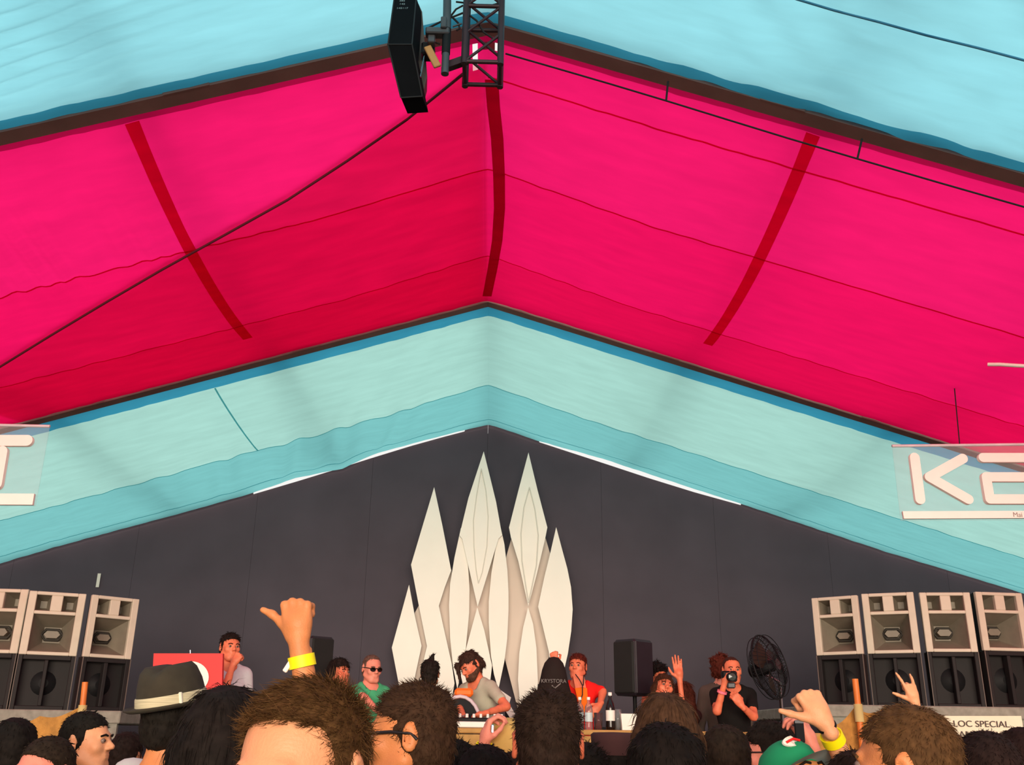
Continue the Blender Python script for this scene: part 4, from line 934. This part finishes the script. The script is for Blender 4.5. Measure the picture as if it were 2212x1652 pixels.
# ---------------- crowd
p1 = person('man close by turned half away, high forehead, short brown brushed-up hair', 648, 1676, 1.42, -24, skin_='fair', hair=('quiff', (92, 66, 38)), head=(0, 8, 0), rh=.0055, strands=14000, sw=.0006, shirt=((50, 54, 66), 'tee'))
person('person with thick black shoulder-length hair between dark hat and brown brushed-up hair', 488, 1640, 1.95, 178, skin_='tan', hair=('long', (30, 25, 22)), rh=.007, strands=3500, sw=.001, face=False)
hat = person('man in dark fedora seen from behind, white collar, tanned neck', 372, 1552, 3.15, 168, skin_='tan', hair=('full', (30, 25, 21)), rh=.007, strands=1800, shirt=((226, 232, 222), 'tee'), face=False, head=(0, -4, 0))
H_ = hat['H']; Hm = headM(hat) @ Matrix.Rotation(R(-6), 3, 'X') @ Matrix.Rotation(R(7), 3, 'Y'); hc_ = H_((0, .01, .040)); fh = MB()
def egg(mb, prof, sx=.92, sy=1.14, pinch=False):
    t = MB(); t.lathe(prof, (0, 0, 0), 32); vs = []
    for q in t.v:
        z = q[2]; y = q[1]*sy; x = q[0]*sx
        if pinch and z > .06: x *= 1-.20*max(0, -y/.1)*(z-.06)/.06; z -= .022*math.exp(-(x/.025)**2)*(z > .09)
        vs.append(hc_+Hm @ Vector((x, y, z)))
    t.v = [tuple(v) for v in vs]; return t
ho = egg(None, [(.106, .0), (.104, .03), (.098, .07), (.088, .105), (.072, .122), (.03, .126), (0, .124)], pinch=True).build('fedora', mat('dark_olive_felt', (52, 48, 36), .95, var=.15, scale=30), hat['root'])
egg(None, [(.106, .004), (.128, -.002), (.142, .006), (.143, .010), (.128, .004), (.106, .010)]).build('brim', mat('dark_olive_felt', (52, 48, 36)), ho)
egg(None, [(.1075, .002), (.1085, .008), (.1070, .032), (.105, .036)]).build('hat_band', mat('pale_ribbed_band', (188, 182, 148), .8, var=.2, scale=60, stretch=(.2, .2, 6)), ho)
MB().bbox(hc_+Hm @ Vector((-.075, .078, .02)), (.010, .012, .040), .003, Hm).build('band_pin', mat('pale_pin', (225, 222, 200), .4), ho)
person('dark-haired man in profile with big nose before the burlap fence', 186, 1604, 4.3, 84, skin_='fair', hair=('short', (28, 24, 20)), rh=.007, strands=1200, head=(0, -4, 0), beard=None, shirt=((60, 48, 44), 'tee'))
person('man with pink forehead and dark hair below the profile man', 92, 1673, 3.6, -24, skin_='pink', hair=('short', (44, 34, 26)), rh=.008)
person('dark-haired person cut by the picture edge below the burlap fence', 22, 1630, 3.9, -150, skin_='pink', hair=('full', BLK), face=False, rh=.008)
person('small dark-haired person beyond the big-nosed profile man', 272, 1636, 5.6, 170, skin_='brown', hair=('full', (36, 24, 20)), face=False)
wc = person('person in a white cap low down beside the neck of the hat wearer', 283, 1702, 5.0, 160, skin_='tan', hair=('buzz', DARK), strands=0, face=False); cap_hat(wc, M_white, M_white)
gm = person('man with spectacles turned away, brown hair, ear showing', 886, 1590, 2.5, -98, skin_='tan', w=.85, hair=('spiky', (62, 44, 30)), rh=.0055, strands=4500, sw=.0009, head=(0, 2, 0), shirt=((40, 40, 44), 'tee'))
glasses(gm, glass_mat('spectacle_lens', (.8, .8, .8), tint=.05), mat('dark_spectacle_frame', (26, 26, 26), .35), .0042)
person('man seen straight from behind, dark messy hair, both ears showing', 1183, 1606, 2.5, 180, skin_='red', w=.85, hair=('spiky', (44, 32, 24)), rh=.0055, strands=4500, sw=.0009, face=False)
kh = person('person in khaki bucket hat filming with a raised hand', 1096, 1640, 3.9, 176, skin_='pink', hair=('buzz', DARK), strands=0, face=False, rh=.008,
    arms={'R': dict(wrist=A_(1046, 1608, 3.75), elbow=A_(1036, 1700, 3.85), hand='grip', dir=(.18, .1, 1), palm=(.95, .2, 0), side=1, fore=.3, size=.85)})
band(kh, 'R', .93, .022, .031, M_yellow)
Hm = headM(kh); hc_ = kh['H']((0, .012, .035)); MK = mat('khaki_cotton', (196, 158, 88), .9, var=.12, scale=14)
ko = egg(None, [(.112, -.03), (.110, .02), (.105, .07), (.085, .100), (.045, .112), (0, .114)]).build('bucket_hat', MK, kh['root'])
egg(None, [(.108, -.02), (.135, -.055), (.150, -.085), (.147, -.088), (.130, -.058), (.108, -.026)]).build('brim', MK, ko)
ph0 = MB().bbox(A_(1064, 1574, 3.72), (.012, .010, .03), .003); tag(ph0.build('compact_camera', M_chrome), 'small bright pocket camera in the hand beside the khaki hat', 'camera')
CROWD = [('dark curly-haired person low in front of the table, before the spectacled man', 982, 1700, 3.45, 175, 'curly', BLK, 'brown'), ('black-haired person low down under the yellow wristband hand', 1045, 1712, 3.0, 185, 'full', (24, 20, 18), 'brown'),
 ('dark-haired person low down beside the ear of the man seen straight from behind', 1262, 1696, 3.2, 180, 'spiky', (30, 25, 20), 'tan'),
 ('long brown-haired woman seen from behind below the waving hand', 1438, 1603, 2.85, 182, 'long', (72, 50, 34), 'tan'), ('black-haired person in front of the long brown-haired woman', 1440, 1702, 2.2, 178, 'full', (22, 18, 15), 'tan'),
 ('round dark head under the photographer', 1567, 1653, 3.5, 180, 'full', (44, 34, 26), 'tan'), ('dark-haired person under the yellow-banded pointing arm', 1856, 1742, 2.6, 172, 'full', (46, 34, 26), 'tan'),
 ('close-cropped brown head below the white sign', 2063, 1660, 3.8, 180, 'buzz', (92, 66, 54), 'brown'), ('dark round head covering the end of the white sign lettering', 2136, 1684, 2.8, 180, 'short', (40, 28, 24), 'brown'),
 ('dark-haired person cut by the picture edge next to the white sign', 2216, 1658, 3.5, 180, 'full', (40, 26, 22), 'brown'), ('dark head low between the bald man and the dark round head', 2194, 1690, 3.9, 180, 'short', (38, 28, 24), 'brown'),
 ('dark-haired person low behind the rounded dark head under the photographer', 1512, 1692, 3.95, 180, 'full', (30, 23, 19), 'tan'), 
 ('dark-haired person low between khaki hat and the man seen straight from behind', 1112, 1708, 3.7, 180, 'full', (34, 24, 20), 'brown'), ('dark-haired person low behind the spectacled man', 930, 1716, 3.2, 180, 'full', (30, 24, 20), 'tan')]
for lb, px, py, D, yw, hk_, hc2, sk in CROWD:
    near = D < 3; person(lb, px, py, D, yw, skin_=sk, hair=(hk_, hc2), face=False, w=.82, torso_scale=.9, rh=.0075 if near else .009, strands=(0 if hk_ == 'buzz' else 2600 if near else 1600), sw=.0012)
bald = person('bald pinkish head low below the white sign', 2086, 1700, 3.3, 175, skin_='brown', hair=None, face=False)
fc_ = person('person in a flat maroon cap at the table front', 1325, 1655, 4.2, 180, skin_='tan', hair=('short', BLK), face=False); cap_hat(fc_, mat('maroon_cap', (62, 34, 34), .9), M_black2, brim=False, lift=.015, flat=True)
sgm = person('man in sunglasses looking sideways, dark hair, below the fan', 1660, 1630, 4.1, -104, skin_='pink', hair=('full', (34, 27, 21)), strands=1800, rh=.008, shirt=((58, 48, 42), 'tee')); glasses(sgm, mat('smoked_lens', (18, 12, 10), .15), mat('dark_spectacle_frame', (26, 26, 26)))
gc = person('person in green cap with grey-blue peak in front of the phone', 1726, 1700, 3.1, 26, skin_='tan', hair=('buzz', DARK), strands=0, head=(0, -31, 0), rh=.0075)
go_ = cap_hat(gc, mat('green_cap', (22, 142, 92), .85, var=.06), mat('grey_blue_peak', (136, 156, 158), .85), lift=.006)
Hm = headM(gc); c = gc['H']((0, .012, .034)); lp = MB(); q = []
for k in range(20): a = 2*math.pi*k/20; q.append(c+Hm @ Vector((.030*math.cos(a)-.03, -.093+.012*abs(math.cos(a)), .066+.016*math.sin(a))))
lp.prism(q, Hm @ Vector((0, -.006, 0))); lp.build('cap_badge', M_white, go_)
lp = MB(); lp.tube([c+Hm @ Vector((-.052, -.092, .064)), c+Hm @ Vector((-.03, -.103, .070)), c+Hm @ Vector((-.008, -.104, .064))], .004, 5); lp.build('badge_stripe', M_red, go_)
pm = person('person hidden low behind the green cap raising an arm with yellow band and black bracelet', 1925, 1720, 3.2, 165, skin_='fair', hair=('short', DARK), face=False, hnd_h=.0045,
    arms={'R': dict(wrist=A_(1783, 1563, 2.95), elbow=A_(1846, 1690, 3.05), hand='fist', dir=(-.38, .25, .88), palm=(-.2, .95, -.1), side=-1, fore=.75, size=1.0, thumb=((.62, .8, .1), (.58, .82, .05), (.6, .8, .0)))})
band(pm, 'R', .75, .028, .0335, M_yellow); band(pm, 'R', .96, .008, .0285, M_black, 'bracelet')
S_, E_, Wr = pm['A']['R']; d_ = (Wr-E_).normalized(); wq = E_.lerp(Wr, .62)
rm = person('short-haired man turned away before the burlap fence, ear and forehead showing', 1957, 1658, 2.15, -126, skin_='tan', hair=('short', (88, 62, 36)), rh=.0055, strands=5000, sw=.0008, shirt=((60, 46, 42), 'tee'))
person('person whose raised hand shows two spread fingers before the speakers', 2005, 1640, 5.7, 176, skin_='fair', hair=('short', DARK), face=False, hnd_h=.006, w=.9,
    arms={'R': dict(wrist=A_(1977, 1517, 5.5), elbow=A_(1990, 1600, 5.55), hand='sign', dir=(-.22, .0, .97), palm=(-.2, .95, .1), side=-1, fore=.6, thumb=((.6, .8, .3), (.6, .9, .2), (.6, .9, .1)), size=.95, spread=2.2)})
hp = person('person holding up a phone behind the green cap', 1802, 1706, 4.9, 172, skin_='pink', hair=('short', DARK), face=False, hnd_h=.006,
    arms={'R': dict(wrist=A_(1757, 1617, 3.75), elbow=A_(1785, 1690, 3.8), hand='grip', dir=(-.25, .15, .95), palm=(-.8, .5, .1), side=1, fore=.4)})
po_ = A_(1727, 1580, 3.72); ph = thing('phone', 'dark phone held up behind the green cap', 'phone', po_)
MB().bbox((0, 0, 0), (.036, .010, .080), .005).build('casing', M_black, ph); MB().box((0, -.006, -.004), (.030, .003, .062)).build('screen', mat('grey_screen', (30, 31, 33), .8, spec=.1), ph); MB().box((0, -.006, .034), (.032, .003, .010)).build('bright_edge', M_steel, ph)
ff = person('person hidden behind the brown brushed-up hair raising a fist with yellow wristband', 604, 1640, 2.75, 176, skin_='tan', hair=('short', DARK), face=False, hnd_h=.0045,
    arms={'R': dict(wrist=A_(645, 1384, 2.6), elbow=A_(673, 1555, 2.62), hand='fist', dir=(-.16, .05, .98), palm=(.15, 1, .02), side=-1, fore=.85, size=1.05, thumb=((.95, .62, .1), (.75, .70, .0), (.55, .85, -.05)))})
fb = band(ff, 'R', .74, .030, .0345, M_yellow)
S_, E_, Wr = ff['A']['R']; tgp = E_.lerp(Wr, .715); MB().bbox(tgp+Vector((-.034, -.012, -.010)), (.012, .01, .03), .002, Matrix.Rotation(R(30), 3, 'Y')).build('band_end', M_white, ff['root'])

# ---------------- people on the stage
Z2 = ZS+.001
dj_ = person('bearded man in grey T-shirt bent over the mixing console', 1017, 1438, 9.0, -42, ground=Z2, skin_='red', hair=('full', (62, 42, 34)), head=(-6, 30, -12), lean=20, leanz=-10, beard=(84, 56, 42), shirt=((176, 170, 150), 'tee'), vneck=.07, rb=.022, rh=.0075, strands=1500, sw=.002, hnd_h=.008,
    hairpts=[((-.04, -.10, .07), (-.055, -.135, -.05), .024, .010), ((-.06, -.08, .06), (-.075, -.10, -.02), .022, .012), ((.03, .10, 0), (.03, .11, -.06), .03, .02)],
    arms={'L': dict(wrist=A_(1046, 1541, 8.55), elbow=A_(1094, 1526, 8.75), hand='grip', dir=(-.9, -.3, -.2), palm=(0, -.2, -1), side=1, fore=.5), 'R': dict(wrist=A_(1003, 1552, 8.5), elbow=A_(985, 1510, 8.9), hand='grip', dir=(.2, -.8, -.4), palm=(0, 0, -1), side=1)})
s1 = person('dark-haired man holding a hand to his mouth beside the red board', 497, 1398, 8.6, 34, ground=Z2, skin_='red', hair=('short', (34, 24, 20)), shirt=((216, 212, 214), 'tee'), rb=.022, rh=.008, hnd_h=.008, sw=.002,
    arms={'R': dict(wrist=A_(503, 1436, 8.3), elbow=A_(482, 1500, 8.2), hand='fist', dir=(.45, .1, .9), palm=(.4, .9, .1), side=-1, fore=.9)})
person('woman with dark hair half hidden behind the raised fist arm, hand at chin', 733, 1452, 9.5, 52, ground=Z2, skin_='red', hair=('bob', (36, 26, 22)), shirt=((70, 50, 44), 'tee'), rb=.024, rh=.0085, hnd_h=.008, w=.88, sw=.002,
    arms={'L': dict(wrist=A_(746, 1484, 9.2), hand='relaxed', dir=(-.25, .0, .95), palm=(-.8, .5, .2), side=1)})
gp = person('man with sunglasses in green polo shirt', 803, 1444, 9.0, 32, ground=Z2, skin_='pink', hair=('receding', (104, 78, 66)), head=(0, 8, 0), shirt=((70, 160, 112), 'tee'), vneck=.10, rb=.022, rh=.0075, strands=900, sw=.002, hnd_h=.008,
    arms={'R': dict(wrist=A_(815, 1534, 8.6), elbow=A_(788, 1508, 8.75), hand='relaxed', dir=(.9, -.2, -.3), palm=(0, 0, -1), side=1)}); glasses(gp, mat('smoked_lens', (18, 12, 10)), mat('dark_spectacle_frame', (26, 26, 26)), .004)
tk = person('person with dark hair tied up in a tuft before the cream petals', 929, 1456, 9.15, 176, ground=Z2, skin_='brown', hair=('full', (38, 30, 25)), shirt=((56, 42, 36), 'long'), face=False, rb=.024, rh=.0085, w=.95, sw=.002, hairpts=[((.0, .03, .10), (-.03, .04, .17), .035, .012)])
hd = person('person in black hooded top with grey lettering on the back', 1196, 1460, 8.95, 180, ground=Z2, skin_='pink', hair=('short', DARK), shirt=((36, 28, 25), 'long'), face=False, rb=.022, hnd_h=.008, torso_scale=1.12)
v_ = MB(); Hm = headM(hd); c = hd['H']((0, .03, -.17)); t = MB(); t.lathe([(.175, -.04), (.150, .05), (.125, .14), (.108, .22), (.085, .28), (.045, .325), (0, .335)], (0, 0, 0), 28); t.v = [tuple(c+Hm @ Vector((q[0]*.98, q[1]*.98, q[2]))) for q in t.v]; hood = t.build('hood', fab((40, 31, 28)), hd['root'])
cw = hd['base']; tp = A_(1196, 1471, 8.75)-cw
text_obj('lettering', 'KRYSTORA', .044, Matrix.Translation(tp) @ Matrix.Rotation(R(90), 4, 'X'), mat('grey_print_on_black', (120, 112, 108), .8), hd['root'], .004)
vm = MB(); vm.tube([A_(1192, 1480, 8.75)-cw, A_(1199, 1486, 8.75)-cw, A_(1211, 1476, 8.75)-cw], .006, 5); vm.build('chevron', mat('grey_print_on_black', (120, 112, 108)), hd['root'])
rc = person('woman in red cardigan and orange top reaching behind the hooded person', 1248, 1440, 9.45, -14, ground=Z2, skin_='red', hair=('short', (92, 34, 24)), head=(-6, -4, 0), shirt=((238, 34, 30), 'cardigan'), pants=(50, 50, 58), rb=.02, rh=.0075, hnd_h=.008, w=.92, strands=1200, sw=.002,
    arms={'R': dict(wrist=A_(1198, 1432, 9.40), elbow=A_(1212, 1466, 9.40), hand='fist', dir=(-.1, -.1, 1), palm=(.2, .9, 0), side=1), 'L': dict(wrist=A_(1296, 1522, 9.20), elbow=A_(1302, 1494, 9.35), hand='relaxed', dir=(-.6, -.3, -.6), palm=(-.3, .8, -.3), side=1)})
fv = MB(); Q = lambda px, py, D: A_(px, py, D)-rc['base']
pts_ = [Q(1242, 1486, 9.28), Q(1258, 1484, 9.27), Q(1268, 1486, 9.28), Q(1271, 1520, 9.25), Q(1263, 1540, 9.25), Q(1250, 1520, 9.25)]; fv.prism(pts_, (0, .05, 0)); fv.build('top', fab((240, 112, 30)), rc['root'])
nk = MB(); nk.prism([Q(1238, 1460, 9.32), Q(1262, 1460, 9.32), Q(1266, 1487, 9.29), Q(1254, 1490, 9.28), Q(1243, 1487, 9.29)], (0, .06, 0)); nk.build('neckline', skin('red'), rc['root'])
cd_ = MB(); cd_.tube([Q(1243, 1456, 9.28), Q(1252, 1468, 9.25), Q(1258, 1480, 9.23), Q(1258, 1500, 9.22), Q(1252, 1521, 9.21)], .005, 5); cd_.tube([Q(1261, 1458, 9.28), Q(1260, 1480, 9.23)], .005, 5); cd_.build('necklace', M_black2, rc['root'])
person('woman with short black curls beside the loudspeaker', 1422, 1462, 10.1, 22, ground=Z2, skin_='red', hair=('curly', (24, 18, 17)), shirt=((206, 196, 200), 'tank'), rb=.024, rh=.008, w=.86, sw=.002, strands=700)
person('woman with upturned face and brown hair before the waving hand', 1434, 1486, 9.1, 10, ground=Z2, skin_='red', hair=('long', (70, 42, 28)), head=(0, -14, 12), shirt=((60, 40, 36), 'tee'), rb=.024, rh=.0075, w=.86, sw=.002)
person('woman with long red-brown curls waving one open hand with pink nails', 1476, 1502, 9.5, 172, ground=Z2, skin_='red', hair=('long', (78, 36, 26)), shirt=((56, 34, 32), 'tee'), face=False, rb=.024, rh=.0085, w=.86, sw=.002, strands=1500, hnd_h=.0065, hairpts=[((.05, .05, .02), (.08, .08, -.2), .05, .05), ((-.05, .05, .02), (-.07, .08, -.2), .05, .05)],
    arms={'R': dict(wrist=A_(1468, 1466, 9.3), elbow=A_(1474, 1525, 9.3), hand='open', dir=(-.1, .05, 1), palm=(0, -1, .1), side=1, fore=.5, size=1.1)})
cm = person('man in black T-shirt photographing the crowd, pink wristband', 1581, 1448, 8.95, 0, ground=Z2, skin_='red', hair=('receding', (70, 36, 28)), shirt=((24, 21, 20), 'tee'), rb=.022, rh=.0075, hnd_h=.007, sw=.002, strands=500,
    arms={'R': dict(wrist=A_(1564, 1478, 8.68), elbow=A_(1549, 1536, 8.75), hand='grip', dir=(.22, -.05, 1), palm=(.9, .3, -.1), side=-1, fore=.85), 'L': dict(wrist=A_(1602, 1524, 8.6), elbow=A_(1628, 1548, 8.7), hand='grip', dir=(-.55, 0, .8), palm=(-.5, .4, .7), side=1, fore=.85)})
band(cm, 'R', .72, .02, .042, mat('pink_band', (240, 120, 140), .5))
cp = A_(1577, 1468, 8.66); ca_ = thing('photo_camera', 'black camera with big lens held at the eye of the photographer', 'camera', cp)
MB().bbox((0, .03, .03), (.13, .07, .09), .012).build('camera_body', M_black, ca_); MB().lathe([(.034, 0), (.040, .03), (.042, .10), (.036, .10), (.030, .085), (0, .08)], (0.0, 0, .02), 20, Matrix.Rotation(R(90), 3, 'X')).build('lens_barrel', M_black, ca_)
MB().lathe([(.031, .0), (0, .004)], (0, -.088, .02), 20, Matrix.Rotation(R(90), 3, 'X')).build('front_glass', mat('lens_glass', (60, 64, 60), .08), ca_); MB().bbox((.01, .02, -.045), (.07, .05, .05), .01).build('battery_grip', M_steel, ca_)
person('red-haired person half hidden behind the photographer', 1556, 1446, 9.7, 165, ground=Z2, skin_='pink', hair=('curly', (86, 36, 26)), shirt=((92, 78, 70), 'long'), face=False, rb=.026, rh=.009, sw=.002, strands=600)
